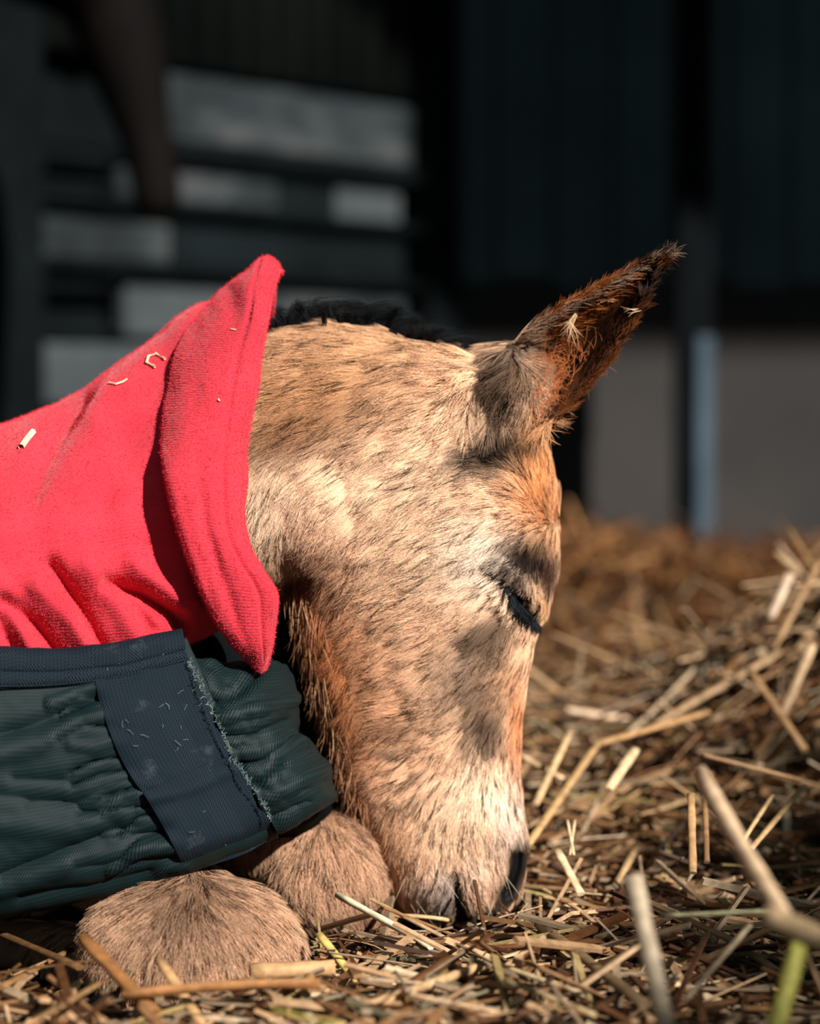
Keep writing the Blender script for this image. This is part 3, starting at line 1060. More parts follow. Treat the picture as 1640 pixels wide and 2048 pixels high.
for (px, py, dx, dy) in ((1060, 850, -.9, .3), (1050, 860, -.8, .5), (1070, 865, -.2, .9), (1080, 850, .3, .9)):
    tuft(px, py, -.066, dx, dy, .016, 22, (220, 168, 116), .35, .4, 6)
for (px, py, dx, dy, L) in ((1135, 640, .4, .9, .016), (1155, 625, -.5, .8, .018), (1095, 770, .35, .95, .028), (1100, 790, .5, .8, .02), (1235, 603, -1, -.1, .012), (1280, 620, -1, .1, .010)):
    tuft(px, py, -.066, dx, dy, L, 7, (236, 200, 160), .12, .25, 2)
hair_strands('ear_hair', st, cl, 0.00016, foal, M_hair)

# long hair under the jaw
st, cl = [], []
for _ in range(900):
    t = rng.random()
    q = spline([(575, 1180), (590, 1250), (612, 1330), (640, 1420), (672, 1510), (705, 1590)], 40)[int(t * 39)]
    tuft(q[0] + rng.uniform(-2, 30), q[1], rng.uniform(-.05, .0), .12, 1, rng.uniform(.014, .032), 1, [(214, 162, 122), (150, 100, 68), (84, 50, 34)][rng.integers(3)], .16, .12, 4)
hair_strands('throat_hair', st, cl, 0.00016, foal, M_hair)

# eyelashes of the closed eye and the black rim of the lids
st, cl = [], []
sl = spline([(1012, 1166), (1026, 1190), (1050, 1222), (1076, 1250)], 60)
for i in range(700):
    t = rng.random()
    q = sl[int(t * 59)]
    p0, nr0 = skin_at(q[0] + rng.normal(0, 2), q[1] + rng.normal(0, 2), -.06)
    ln = rng.uniform(.006, .011) * (.45 + math.sin(math.pi * min(1, t * .8 + .15)))
    a = math.radians(rng.normal(-74, 9))
    d_ = Vector((math.cos(a), 0, math.sin(a)))
    d_ = (d_ - nr0 * d_.dot(nr0)).normalized()
    pts = []
    for s_ in range(5):
        pts.append(np.array(p0 + d_ * ln * s_ / 4 + nr0 * (.0008 + .0022 * math.sin(s_ / 4 * 2.2))))
    st.append(pts)
    cl.append(np.array(lin((30, 34, 38))) * rng.uniform(.4, 2.2))
hair_strands('eyelashes', st, cl, 0.00018, foal, M_hair)

# whiskers round the lips
st, cl = [], []
for i in range(20):
    px, py = rng.uniform(800, 1020), rng.uniform(1700, 1815)
    p = np.array(skin_at(px, py, -.044)[0])
    a = math.radians(rng.uniform(-120, -40))
    ln = rng.uniform(.012, .03)
    pts = []
    for s in range(5):
        pts.append(p.copy())
        p = p + np.array([math.cos(a), -.5, math.sin(a)]) * ln / 4
    st.append(pts); cl.append(lin((236, 214, 190)))
hair_strands('whiskers', st, cl, 0.00009, foal, M_hair)

# ------------------------------------------------------------------ the red fleece rug
fleece = thing('fleece_rug', 'bright red fleece neck rug with turned back collar around the foal neck', 'rug', (-0.15, 0, 0.2))


def rowP(r):
    return [tuple(P(*q)) for q in r]


def rowR(r):
    return [tuple(P(q[0], q[1], q[2] if q[2] > -.12 else -.12 + (q[2] + .12) * .6)) for q in r]


sections = [   # one per station along the neck, from the near lower hem over the top to the far side
    [(-420, 1400, -.20), (-420, 1250, -.205), (-420, 1080, -.185), (-420, 930, -.11), (-420, 868, 0), (-420, 930, .11), (-420, 1150, .18)],
    [(-150, 1360, -.185), (-150, 1240, -.185), (-150, 1080, -.165), (-150, 920, -.095), (-150, 858, 0), (-150, 930, .095), (-150, 1150, .16)],
    [(0, 1345, -.165), (0, 1220, -.165), (0, 1060, -.145), (0, 905, -.085), (0, 850, 0), (0, 910, .085), (0, 1120, .14)],
    [(130, 1340, -.150), (130, 1200, -.150), (130, 1030, -.130), (130, 865, -.072), (130, 797, 0), (130, 865, .075), (130, 1080, .13)],
    [(262, 1315, -.132), (258, 1180, -.134), (255, 1000, -.117), (262, 800, -.062), (270, 702, 0), (275, 800, .065), (275, 1030, .115)],
    [(380, 1290, -.114), (365, 1170, -.120), (350, 980, -.108), (362, 740, -.055), (385, 612, 0), (390, 730, .06), (390, 980, .105)],
    [(480, 1235, -.092), (470, 1140, -.100), (455, 960, -.096), (460, 720, -.050), (480, 600, 0), (480, 700, .055), (480, 950, .09)]]
ctrl = np.array([rowR(s) for s in sections])      # (station, around, 3)
G = grid_surface(ctrl.transpose(1, 0, 2), 150, 170)                 # rows around, columns along
Gn = grid_normals(G)
if Gn[20, 70, 1] > 0: Gn = -Gn
gpx, gpy = [a.reshape(G.shape[:2]) for a in proj(G.reshape(-1, 3))]
nearside = smooth(0.0, -0.03, G[..., 1]) if False else np.clip(-G[..., 1] / 0.05, 0, 1)


def crease(pts, wpx, amp):
    return amp * np.exp(-(seg_dist(gpx, gpy, pts) / wpx) ** 2)


disp = np.zeros(gpx.shape)
for pts, wv_, am in (([(10, 1200), (70, 1250), (125, 1320)], 16, -.010), ([(-60, 1190), (0, 1240), (40, 1320)], 18, -.006), ([(75, 1175), (140, 1240), (190, 1310)], 24, .008),
                     ([(105, 1130), (160, 1210), (212, 1310)], 15, -.011), ([(180, 1140), (240, 1220), (290, 1300)], 28, .008), ([(215, 1165), (285, 1190), (350, 1235), (372, 1262)], 16, -.012),
                     ([(270, 1130), (330, 1180), (372, 1210)], 24, .007), ([(280, 1225), (300, 1260)], 12, -.006), ([(-20, 1150), (20, 1205), (60, 1300)], 22, .006),
                     ([(210, 1000), (240, 960), (330, 930)], 26, -.003), ([(60, 980), (110, 860), (160, 800)], 26, -.006), ([(0, 1050), (60, 900), (100, 820)], 30, .003),
                     ([(190, 830), (240, 750), (275, 710)], 34, .004), ([(250, 920), (310, 780), (360, 660)], 30, -.003), ([(120, 1000), (190, 860), (230, 780)], 40, .003)):
    disp += crease(pts, wv_, am)
disp *= nearside
disp += 0.0012 * vnoise(gpx / 40, gpy / 55, 2)
G = G + Gn * disp[..., None]
neck_cover = grid_obj('neck_cover', G, M_fleece, fleece, 0.0045, -1 if True else 1)

# collar: a doubled band folded outward, peak at the top
rows = [
    [(508, 1338, -.108), (511, 1343, -.114), (515, 1347, -.118), (521, 1349, -.118), (528, 1347, -.115), (534, 1342, -.110), (534, 1340, -.104)],
    [(470, 1300, -.112), (476, 1300, -.124), (490, 1305, -.133), (510, 1306, -.134), (532, 1304, -.129), (546, 1298, -.118), (544, 1296, -.108)],
    [(430, 1245, -.112), (434, 1245, -.128), (455, 1246, -.140), (490, 1246, -.143), (528, 1246, -.138), (552, 1240, -.122), (550, 1238, -.110)],
    [(397, 1185, -.112), (400, 1183, -.131), (424, 1180, -.145), (468, 1180, -.149), (520, 1184, -.141), (552, 1185, -.122), (550, 1185, -.108)],
    [(366, 1096, -.112), (368, 1092, -.132), (395, 1090, -.147), (438, 1095, -.151), (480, 1112, -.143), (518, 1132, -.122), (518, 1134, -.104)],
    [(345, 1030, -.111), (347, 1026, -.130), (378, 1026, -.145), (420, 1032, -.148), (458, 1046, -.140), (490, 1072, -.119), (492, 1076, -.101)],
    [(328, 950, -.109), (330, 946, -.126), (366, 948, -.139), (415, 955, -.142), (456, 965, -.134), (487, 985, -.113), (490, 990, -.096)],
    [(325, 870, -.092), (327, 866, -.100), (366, 866, -.116), (420, 870, -.122), (463, 878, -.118), (494, 890, -.104), (497, 894, -.088)],
    [(335, 780, -.066), (338, 776, -.071), (380, 778, -.090), (432, 782, -.100), (478, 788, -.099), (508, 796, -.091), (511, 798, -.076)],
    [(356, 698, -.041), (360, 694, -.046), (402, 694, -.066), (450, 696, -.078), (495, 702, -.080), (522, 712, -.074), (525, 714, -.060)],
    [(384, 640, -.016), (390, 634, -.020), (430, 628, -.042), (474, 628, -.056), (512, 632, -.067), (536, 636, -.057), (538, 638, -.044)],
    [(414, 608, .004), (420, 600, .000), (458, 580, -.022), (490, 570, -.044), (520, 566, -.044), (546, 576, -.037), (546, 580, -.026)],
    [(455, 572, .000), (460, 566, -.004), (480, 552, -.014), (502, 536, -.021), (530, 520, -.023), (560, 540, -.020), (558, 548, -.012)],
    [(470, 568, .010), (476, 562, .008), (494, 546, .004), (512, 528, .001), (536, 512, -.001), (566, 540, -.003), (562, 552, .000)],
    [(455, 582, .022), (460, 578, .024), (480, 564, .026), (502, 550, .026), (526, 540, .022), (552, 560, .014), (550, 566, .010)],
    [(420, 630, .044), (424, 626, .048), (450, 618, .056), (480, 612, .056), (510, 608, .050), (548, 620, .030), (546, 626, .026)],
    [(385, 720, .072), (390, 716, .078), (420, 712, .090), (460, 712, .092), (500, 712, .085), (542, 690, .058), (540, 700, .048)],
    [(360, 880, .100), (365, 880, .110), (400, 880, .122), (440, 880, .125), (480, 880, .117), (510, 880, .098), (510, 880, .085)],
    [(380, 1080, .110), (385, 1080, .120), (410, 1080, .132), (440, 1090, .136), (470, 1090, .130), (500, 1090, .112), (500, 1090, .100)],
    [(470, 1250, .105), (475, 1250, .115), (490, 1250, .122), (505, 1250, .122), (520, 1250, .117), (535, 1250, .106), (535, 1250, .098)]]
for r_ in rows[1:7]:              # the band lies flat, its edges turn in sharply
    r_[1] = (*r_[1][:2], r_[2][2] + .006)
    r_[3] = (*r_[3][:2], r_[2][2] - .001)
    r_[4] = (*r_[4][:2], r_[2][2] + .002)
    r_[5] = (*r_[5][:2], r_[2][2] + .011)
G = grid_surface(np.array([rowP(r) for r in rows]), 60, 200)
Gn = grid_normals(G)
if Gn[60, 30, 1] > 0: Gn = -Gn
u = np.linspace(0, 1, 60)[None, :]
vv = np.linspace(0, 1, 200)[:, None]
dd = -0.0022 * np.exp(-((u - 0.63 - .03 * np.sin(vv * 9)) / .018) ** 2) * (smooth(.02, .06, vv) * (1 - smooth(.62, .72, vv)))
dd = dd - 0.0016 * np.exp(-((u - 0.82) / .020) ** 2)
dd = dd - 0.0030 * np.exp(-((u - 0.42 - .12 * vv) / .05) ** 2) * np.exp(-((vv - .20) / .10) ** 2)
dd = dd + 0.0016 * np.exp(-((u - 0.25) / .08) ** 2) * np.exp(-((vv - .2) / .12) ** 2)
gpx, gpy = [a.reshape(G.shape[:2]) for a in proj(G.reshape(-1, 3))]
dd = dd + 0.0009 * vnoise(gpx / 26, gpy / 60, 8)
G = G + Gn * dd[..., None]
collar = grid_obj('collar', G, M_fleece, fleece, 0.006, -1)
md = collar.modifiers.new('round', 'SUBSURF'); md.levels = md.render_levels = 1

# fuzz of the fleece
def fuzz(src, n, L, name):
    dgx = bpy.context.evaluated_depsgraph_get()
    ev = src.evaluated_get(dgx)
    m = ev.to_mesh()
    m.calc_loop_triangles()
    nn = len(m.vertices)
    c = np.empty(nn * 3); m.vertices.foreach_get('co', c); c = c.reshape(-1, 3)
    q = np.empty(nn * 3); m.vertices.foreach_get('normal', q); q = q.reshape(-1, 3)
    tt = np.empty(len(m.loop_triangles) * 3, np.int32); m.loop_triangles.foreach_get('vertices', tt); tt = tt.reshape(-1, 3)
    ev.to_mesh_clear()
    cc, qq = c[tt].mean(1), q[tt].mean(1)
    ar = np.linalg.norm(np.cross(c[tt[:, 1]] - c[tt[:, 0]], c[tt[:, 2]] - c[tt[:, 0]]), axis=1)
    fx, fy = proj(cc)
    ar = ar * (fx > -40) * (qq[:, 1] < .35) * (cc[:, 1] < .03)
    ii = rng.choice(len(tt), n, p=ar / ar.sum())
    b = rng.random((n, 2)); f = b.sum(1) > 1; b[f] = 1 - b[f]
    p0 = c[tt[ii, 0]] + (c[tt[ii, 1]] - c[tt[ii, 0]]) * b[:, :1] + (c[tt[ii, 2]] - c[tt[ii, 0]]) * b[:, 1:]
    dn = qq[ii] / np.linalg.norm(qq[ii], axis=1, keepdims=True)
    d1 = dn * 0.7 + rng.normal(0, .55, (n, 3))
    d2 = d1 + rng.normal(0, .6, (n, 3))
    ln = (L * rng.uniform(.5, 1.3, n))[:, None]
    s = np.stack([p0 - dn * .0003, p0 + d1 * ln * .5, p0 + d1 * ln * .5 + d2 * ln * .4], 1)
    base = np.array(lin((224, 60, 75)))
    return hair_strands(name, s, base[None] * rng.uniform(.85, 1.15, (n, 1)), 0.00010, None, M_hair, (1, .8, .3))


for src in (neck_cover, collar):
    f = fuzz(src, 50000, .0009, 'fuzz')
    f.parent = src
    f.matrix_parent_inverse = src.matrix_world.inverted() if False else Matrix.Identity(4)

# ------------------------------------------------------------------ the green rug
rug = thing('turnout_rug', 'dark green nylon foal rug with navy webbing straps and binding', 'rug', (-0.15, -0.1, 0.05))


def panel(name, rows, nu, nv, mat, parent, thick=.003, folds=(), amp=.0015, nscale=(60, 40), seed=4, sub=0, lift=0.0, drape=None, off=.004):
    G = grid_surface(np.array([rowR(r) for r in rows]), nu, nv)
    N = grid_normals(G)
    if N[nv // 2, nu // 2, 1] > 0: N = -N
    px, py = [a.reshape(G.shape[:2]) for a in proj(G.reshape(-1, 3))]
    d = amp * vnoise(px / nscale[0], py / nscale[1], seed) + amp * .5 * vnoise(px / nscale[0] * 2.3 + 5, py / nscale[1] * 2.3, seed + 1) + lift
    for pts, wd_, am in folds:
        d = d + am * np.exp(-(seg_dist(px, py, pts) / wd_) ** 2)
    if drape is not None:
        c = np.empty(len(drape.data.vertices) * 3); drape.data.vertices.foreach_get('co', c); c = c.reshape(-1, 3)
        cx, cy = proj(c)
        yy = np.empty(px.size)
        for i_, (a_, b_) in enumerate(zip(px.ravel(), py.ravel())):
            wq = np.exp(-((cx - a_) ** 2 + (cy - b_) ** 2) / 14 ** 2)
            yy[i_] = (wq * c[:, 1]).sum() / max(wq.sum(), 1e-12) if wq.sum() > 1e-6 else c[np.argmin((cx - a_) ** 2 + (cy - b_) ** 2), 1]
        yy = yy.reshape(px.shape) - off - d
        G2 = np.array([[tuple(P(px[j, i], py[j, i], yy[j, i])) for i in range(nu)] for j in range(nv)])
        return grid_obj(name, G2, mat, parent, thick, 0, sub=sub)
    return grid_obj(name, G + N * d[..., None], mat, parent, thick, -1 if True else 1, sub=sub)


shell_folds = [([(0, 1470), (90, 1440), (190, 1400)], 16, -.006), ([(0, 1510), (80, 1490), (200, 1430)], 18, .005), ([(30, 1560), (150, 1560), (250, 1530)], 14, -.004),
               ([(60, 1610), (180, 1600), (270, 1560)], 16, -.004), ([(0, 1650), (150, 1660), (280, 1600)], 18, .004), ([(0, 1750), (120, 1700), (220, 1660), (330, 1660)], 14, -.006), ([(0, 1770), (150, 1725), (340, 1690)], 18, .006),
               ([(150, 1730), (260, 1715), (350, 1705)], 10, -.004), ([(100, 1410), (160, 1390), (195, 1375)], 9, .004), ([(120, 1440), (195, 1400)], 7, -.005), ([(0, 1590), (120, 1600), (230, 1640)], 13, -.003),
               ([(40, 1790), (180, 1770), (300, 1740)], 12, -.005)]
gathers = []
for k in range(15):
    t = k / 14
    ex, ey = np.interp(t, [0, .4, 1], [196, 262, 366]), np.interp(t, [0, .4, 1], [1388, 1560, 1725])
    ln_ = random.uniform(50, 150)
    gathers.append(([(ex + 4, ey), (ex - ln_ * .5, ey + random.uniform(0, 16)), (ex - ln_, ey + random.uniform(10, 50))], random.uniform(4, 8), random.choice((-1, 1)) * random.uniform(.0012, .003)))
shell = panel('shell', [
    [(-420, 1330, -.215), (-150, 1330, -.200), (0, 1325, -.180), (130, 1328, -.166), (250, 1308, -.152), (372, 1278, -.134)],
    [(-420, 1450, -.235), (-150, 1450, -.220), (0, 1450, -.200), (140, 1440, -.188), (280, 1400, -.172), (408, 1360, -.144)],
    [(-420, 1580, -.245), (-150, 1590, -.230), (0, 1590, -.212), (150, 1570, -.200), (320, 1520, -.180), (455, 1480, -.146)],
    [(-420, 1720, -.245), (-150, 1730, -.230), (0, 1720, -.212), (170, 1690, -.200), (350, 1630, -.182), (500, 1570, -.142)],
    [(-420, 1810, -.235), (-150, 1800, -.220), (0, 1785, -.205), (190, 1745, -.196), (385, 1695, -.176), (540, 1640, -.134)],
    [(-420, 1850, -.215), (-150, 1842, -.200), (0, 1822, -.188), (200, 1782, -.180), (400, 1725, -.160), (552, 1664, -.122)],
    [(-420, 1850, -.170), (-150, 1845, -.165), (0, 1826, -.155), (205, 1785, -.150), (400, 1728, -.130), (552, 1666, -.100)]], 150, 130, M_nylon, rug, .003, [(p_, w_, a_ * .6) for p_, w_, a_ in shell_folds] + gathers, .0006)
binding = panel('binding', [
    [(-420, 1290, -.210), (-150, 1297, -.200), (0, 1302, -.178), (120, 1304, -.164), (240, 1292, -.152), (366, 1264, -.134)],
    [(-420, 1300, -.222), (-150, 1307, -.208), (0, 1312, -.188), (120, 1314, -.174), (240, 1301, -.161), (367, 1273, -.141)],
    [(-420, 1330, -.227), (-150, 1332, -.212), (0, 1336, -.192), (120, 1336, -.178), (240, 1322, -.165), (370, 1290, -.145)],
    [(-420, 1362, -.230), (-150, 1362, -.214), (0, 1364, -.195), (120, 1361, -.181), (240, 1346, -.168), (374, 1312, -.147)],
    [(-420, 1372, -.226), (-150, 1372, -.211), (0, 1374, -.191), (120, 1370, -.177), (240, 1354, -.164), (376, 1320, -.143)]], 140, 24, M_navy, rug, .003, [([(0, 1342), (120, 1344), (240, 1332), (368, 1300)], 4, -.0018)], .0006, sub=1)
strap = panel('strap', [
    [(188, 1362, -.178), (250, 1350, -.172), (315, 1330, -.163), (374, 1312, -.150)],
    [(203, 1420, -.192), (265, 1402, -.184), (330, 1380, -.172), (400, 1368, -.154)],
    [(228, 1490, -.199), (290, 1468, -.189), (360, 1448, -.176), (432, 1440, -.158)],
    [(262, 1556, -.202), (325, 1534, -.191), (395, 1512, -.176), (456, 1500, -.158)],
    [(292, 1594, -.200), (350, 1570, -.189), (415, 1545, -.174), (474, 1532, -.155)]], 44, 60, M_navy, rug, .002, [([(262, 1560), (330, 1575), (400, 1540)], 14, .002)], .0006, (50, 50), 9, sub=1, drape=shell, off=.004)
strap2 = panel('strap', [
    [(284, 1586, -.206), (342, 1558, -.196), (408, 1530, -.182), (462, 1512, -.163)],
    [(296, 1604, -.208), (354, 1580, -.198), (422, 1552, -.184), (484, 1540, -.164)],
    [(326, 1655, -.204), (384, 1630, -.195), (452, 1604, -.181), (516, 1590, -.158)],
    [(352, 1706, -.198), (412, 1684, -.189), (480, 1660, -.174), (540, 1645, -.150)],
    [(366, 1732, -.190), (425, 1722, -.181), (490, 1700, -.166), (548, 1668, -.142)],
    [(372, 1736, -.172), (430, 1726, -.165), (494, 1704, -.152), (550, 1670, -.132)]], 44, 50, M_navy, rug, .002, [([(300, 1600), (380, 1580), (470, 1540)], 10, .0015)], .0006, (50, 50), 12, sub=1, drape=shell, off=.0075)
flap_a = panel('chest_flap', [
    [(380, 1318, -.128), (430, 1330, -.118), (490, 1335, -.105), (535, 1330, -.085), (562, 1338, -.062)],
    [(410, 1370, -.142), (455, 1375, -.136), (510, 1372, -.120), (556, 1368, -.095), (578, 1368, -.066)],
    [(430, 1425, -.150), (475, 1425, -.148), (525, 1418, -.132), (568, 1408, -.100), (586, 1404, -.070)],
    [(452, 1490, -.152), (495, 1485, -.150), (540, 1470, -.132), (574, 1455, -.102), (588, 1448, -.070)],
    [(468, 1528, -.146), (505, 1522, -.140), (545, 1508, -.124), (576, 1486, -.096), (586, 1476, -.066)],
    [(474, 1534, -.130), (510, 1528, -.125), (548, 1512, -.110), (576, 1490, -.085), (584, 1480, -.060)]], 60, 70, M_nylon, rug, .003,
    [([(430, 1410), (480, 1390), (520, 1345)], 10, -.005), ([(440, 1440), (520, 1420), (580, 1400)], 9, .003), ([(445, 1470), (500, 1470), (560, 1440)], 9, -.004), ([(420, 1395), (450, 1400)], 6, -.004), ([(460, 1510), (520, 1500), (575, 1468)], 8, .003)], .0014, (30, 30), 15)
flap_b = panel('chest_flap', [
    [(466, 1530, -.138), (505, 1520, -.135), (545, 1500, -.122), (580, 1478, -.098), (600, 1472, -.070)],
    [(478, 1545, -.150), (520, 1540, -.150), (562, 1522, -.135), (600, 1500, -.105), (622, 1496, -.072)],
    [(500, 1575, -.154), (545, 1570, -.152), (590, 1550, -.136), (626, 1534, -.104), (642, 1528, -.070)],
    [(524, 1615, -.152), (566, 1612, -.146), (612, 1594, -.130), (644, 1578, -.100), (656, 1568, -.066)],
    [(548, 1654, -.142), (582, 1640, -.134), (622, 1618, -.118), (652, 1600, -.090), (664, 1592, -.060)],
    [(550, 1656, -.120), (584, 1642, -.112), (624, 1620, -.098), (652, 1602, -.076), (662, 1594, -.052)]], 60, 70, M_nylon, rug, .003,
    [([(540, 1520), (580, 1500), (600, 1490)], 8, .004), ([(600, 1480), (606, 1500)], 6, -.006), ([(510, 1570), (560, 1530)], 9, -.004), ([(530, 1600), (600, 1560), (640, 1540)], 12, .0025), ([(545, 1630), (610, 1600)], 8, -.002)], .0014, (30, 30), 19)
M_gapshade = noise_mat('gap_shade', [(0.3, lin((5, 8, 9))), (0.7, lin((11, 16, 18)))], 60, 0.95, spec=0.05)  # near-black sheet that paints the shade in the chest gap
panel('chest_shade_panel', [
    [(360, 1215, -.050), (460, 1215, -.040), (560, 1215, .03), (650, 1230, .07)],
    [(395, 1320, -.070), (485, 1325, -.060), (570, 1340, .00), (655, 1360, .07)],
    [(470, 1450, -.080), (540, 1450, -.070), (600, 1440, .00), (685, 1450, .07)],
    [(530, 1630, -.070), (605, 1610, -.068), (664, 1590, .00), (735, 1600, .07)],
    [(540, 1680, -.030), (615, 1670, -.020), (680, 1660, .040), (745, 1660, .08)]], 40, 50, M_gapshade, rug, .002)
# frayed threads on the right edge of the straps, stray straw coloured lint
vs, fs = [], []


def thread_mesh(pts, r, n=4):
    base = len(vs)
    for i, p in enumerate(pts):
        p = Vector(p)
        t = (Vector(pts[min(i + 1, len(pts) - 1)]) - Vector(pts[max(i - 1, 0)])).normalized()
        a = t.orthogonal().normalized(); b = t.cross(a)
        for k in range(n):
            th = 2 * math.pi * k / n
            vs.append(tuple(p + (a * math.cos(th) + b * math.sin(th)) * r))
        if i:
            for k in range(n):
                j = (k + 1) % n
                fs.append((base + (i - 1) * n + k, base + (i - 1) * n + j, base + i * n + j, base + i * n + k))


for _ in range(170):
    t = rng.random()
    q = spline([(376, 1322, -.150), (402, 1370, -.160), (434, 1440, -.164), (458, 1502, -.163), (486, 1545, -.168), (520, 1596, -.162), (544, 1648, -.154)], 50)[int(t * 49)]
    p = Vector(rowR([(q[0], q[1], q[2])])[0]) + Vector((0, -.004, 0))
    a = rng.normal(0.2, 1.0)
    ln = rng.uniform(.001, .0035)
    thread_mesh([p, p + Vector((math.cos(a), -.5, math.sin(a))) * ln * .5, p + Vector((math.cos(a + .6), -.3, math.sin(a + .6))) * ln], .00018)
fr = mesh_obj('frayed_edge', vs, fs, M_threadpale, rug)
fr['kind'] = 'stuff'
vs, fs = [], []
for _ in range(26):
    lane = rng.random()
    if lane < .55:
        px, py = rng.uniform(225, 400), rng.uniform(1360, 1500); px += (py - 1360) * .25
        yy = -.199
    elif lane < .8:
        px, py = rng.uniform(320, 500), rng.uniform(1590, 1690); yy = -.205
    else:
        px, py = rng.uniform(160, 360), rng.uniform(1285, 1350); yy = -.178
    d_ = strap if lane < .55 else (strap2 if lane < .8 else binding)
    # take the cloth's closest vertex in view
    lint_dat = d_.data
    if not hasattr(panel, 'cache'): panel.cache = {}
    if d_.name not in panel.cache:
        c = np.empty(len(lint_dat.vertices) * 3); lint_dat.vertices.foreach_get('co', c); c = c.reshape(-1, 3)
        panel.cache[d_.name] = (c, *proj(c))
    c, cxp, cyp = panel.cache[d_.name]
    i = int(np.argmin((cxp - px) ** 2 + (cyp - py) ** 2))
    p = Vector(c[i]) + Vector((0, -.0028, 0))
    a = rng.uniform(0, 6.28); cv = rng.normal(0, .8); ln = rng.uniform(.0015, .005)
    pts = [p]
    for s in range(4):
        pts.append(pts[-1] + Vector((math.cos(a + cv * s * .4), -.05, math.sin(a + cv * s * .4))) * ln / 4)
    thread_mesh(pts, .00012)
lint = mesh_obj('lint', vs, fs, M_threadpale, rug)
lint['kind'] = 'stuff'
# stitch lines
vs, fs = [], []
for line_ in ([(0, 1372, -.1965), (120, 1368, -.183), (240, 1352, -.170), (374, 1318, -.150)],):
    q = spline(line_, 90)
    for i in range(0, 89):
        a, b = [Vector(v) for v in rowR([q[i], q[i + 1]])]
        thread_mesh([a + Vector((0, -.002, 0)), a.lerp(b, .62) + Vector((0, -.002, 0))], .0003)
stc = mesh_obj('stitching', vs, fs, M_thread, rug)
stc['kind'] = 'stuff'

# ------------------------------------------------------------------ straw
PAL = [((176, 142, 102), 3.5), ((214, 190, 152), 1.6), ((136, 100, 64), 4), ((98, 64, 36), 4), ((146, 126, 98), 3), ((70, 46, 29), 3), ((160, 140, 88), .6), ((104, 98, 72), .8), ((196, 162, 120), 2)]
PC = np.array([lin(c) for c, _ in PAL])
PW = np.array([k for _, k in PAL]); PW = PW / PW.sum()


def stalk_arrays(p0, p1, wdt, thk, bend, roll, nseg=3, n=4, bdir=None, hollow=False):
    """vertices and faces of one stalk; a flattened tube with a bend"""
    p0, p1 = np.asarray(p0, float), np.asarray(p1, float)
    d = p1 - p0
    L = np.linalg.norm(d) + 1e-9
    t = d / L
    a = np.cross(t, (0, 0, 1)); a /= np.linalg.norm(a) + 1e-9
    b = np.cross(a, t)
    a, b = a * math.cos(roll) + b * math.sin(roll), -a * math.sin(roll) + b * math.cos(roll)
    bd = b if bdir is None else np.asarray(bdir, float)
    V, Fc = [], []
    for i in range(nseg + 1):
        s = i / nseg
        c = p0 + d * s + bd * bend * L * 4 * s * (1 - s)
        k = 1.0
        for j in range(n):
            th = 2 * math.pi * (j + .5) / n
            V.append(c + a * (math.cos(th) * wdt * .5 * 1.3 * k) + b * (math.sin(th) * thk * .5 * 1.3 * k))
    for i in range(nseg):
        for j in range(n):
            q = (j + 1) % n
            Fc.append((i * n + j, i * n + q, (i + 1) * n + q, (i + 1) * n + j))
    Fc.append(tuple(range(n))[::-1])
    Fc.append(tuple(nseg * n + j for j in range(n)))
    return V, Fc


def on_foal(x, y):
    """footprint of the foal on the ground"""
    kx1, kx2 = P(170, 1900, -.12).x, P(615, 1900, -.12).x
    a = (x > kx1) & (x < kx2) & (y > -.235) & (y < .05)
    mx1, mx2 = P(800, 1800, 0).x, P(1050, 1800, 0).x
    b = (x > mx1) & (x < mx2) & (y > -.05) & (y < .05)
    fx1, fx2 = P(520, 1800, 0).x, P(780, 1800, 0).x
    c = (x > fx1 - .05) & (x < fx2) & (y > -.05) & (y < .06)
    e = (x < P(250, 1900, 0).x) & (y > -.17) & (y < .18)
    return a | b | c | e


def stuff_straw(n, name, region, wrange, lrange, hmax, label, pitch=.22, seed=1, dark=(1.0, 1.0, 1.08), nseg=2):
    r = np.random.default_rng(seed)
    VV, FF, CC = [], [], []
    base = 0
    made = 0
    while made < n:
        x, y = region(r)
        if on_foal(np.array(x), np.array(y)): continue
        L = r.uniform(*lrange)
        a = r.uniform(0, 2 * math.pi)
        dx, dy = math.cos(a) * L / 2, math.sin(a) * L / 2
        if on_foal(np.array(x + dx), np.array(y + dy)) or on_foal(np.array(x - dx), np.array(y - dy)): continue
        lift = r.random() ** 1.8 * hmax
        pz = r.normal(0, pitch) * L / 2
        z0, z1 = float(ground_z(x - dx, y - dy)), float(ground_z(x + dx, y + dy))
        zc = float(ground_z(x, y))
        z0, z1 = max(z0, min(zc, z0 + .02)), max(z1, min(zc, z1 + .02))
        q0 = (x - dx, y - dy, z0 + lift - pz + .003)
        q1 = (x + dx, y + dy, z1 + lift + pz + .003)
        q0 = (q0[0], q0[1], max(q0[2], z0 - .004)); q1 = (q1[0], q1[1], max(q1[2], z1 - .004))
        wd_ = r.uniform(*wrange)
        V, Fc = stalk_arrays(q0, q1, wd_, wd_ * r.uniform(.25, .6), r.normal(0, .03), r.uniform(-.6, .6), nseg)
        VV += V
        FF += [tuple(i + base for i in f) for f in Fc]
        base += len(V)
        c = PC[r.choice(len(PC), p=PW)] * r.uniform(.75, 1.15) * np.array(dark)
        CC.append(np.repeat(c[None], len(V), 0))
        made += 1
    o = mesh_obj(name, np.array(VV).tolist(), FF, M_straw, None, smooth=False)
    at = o.data.color_attributes.new('tint', 'FLOAT_COLOR', 'POINT')
    cc = np.concatenate(CC)
    at.data.foreach_set('color', np.concatenate([cc, np.ones((len(cc), 1))], 1).astype(np.float32).ravel())
    return o


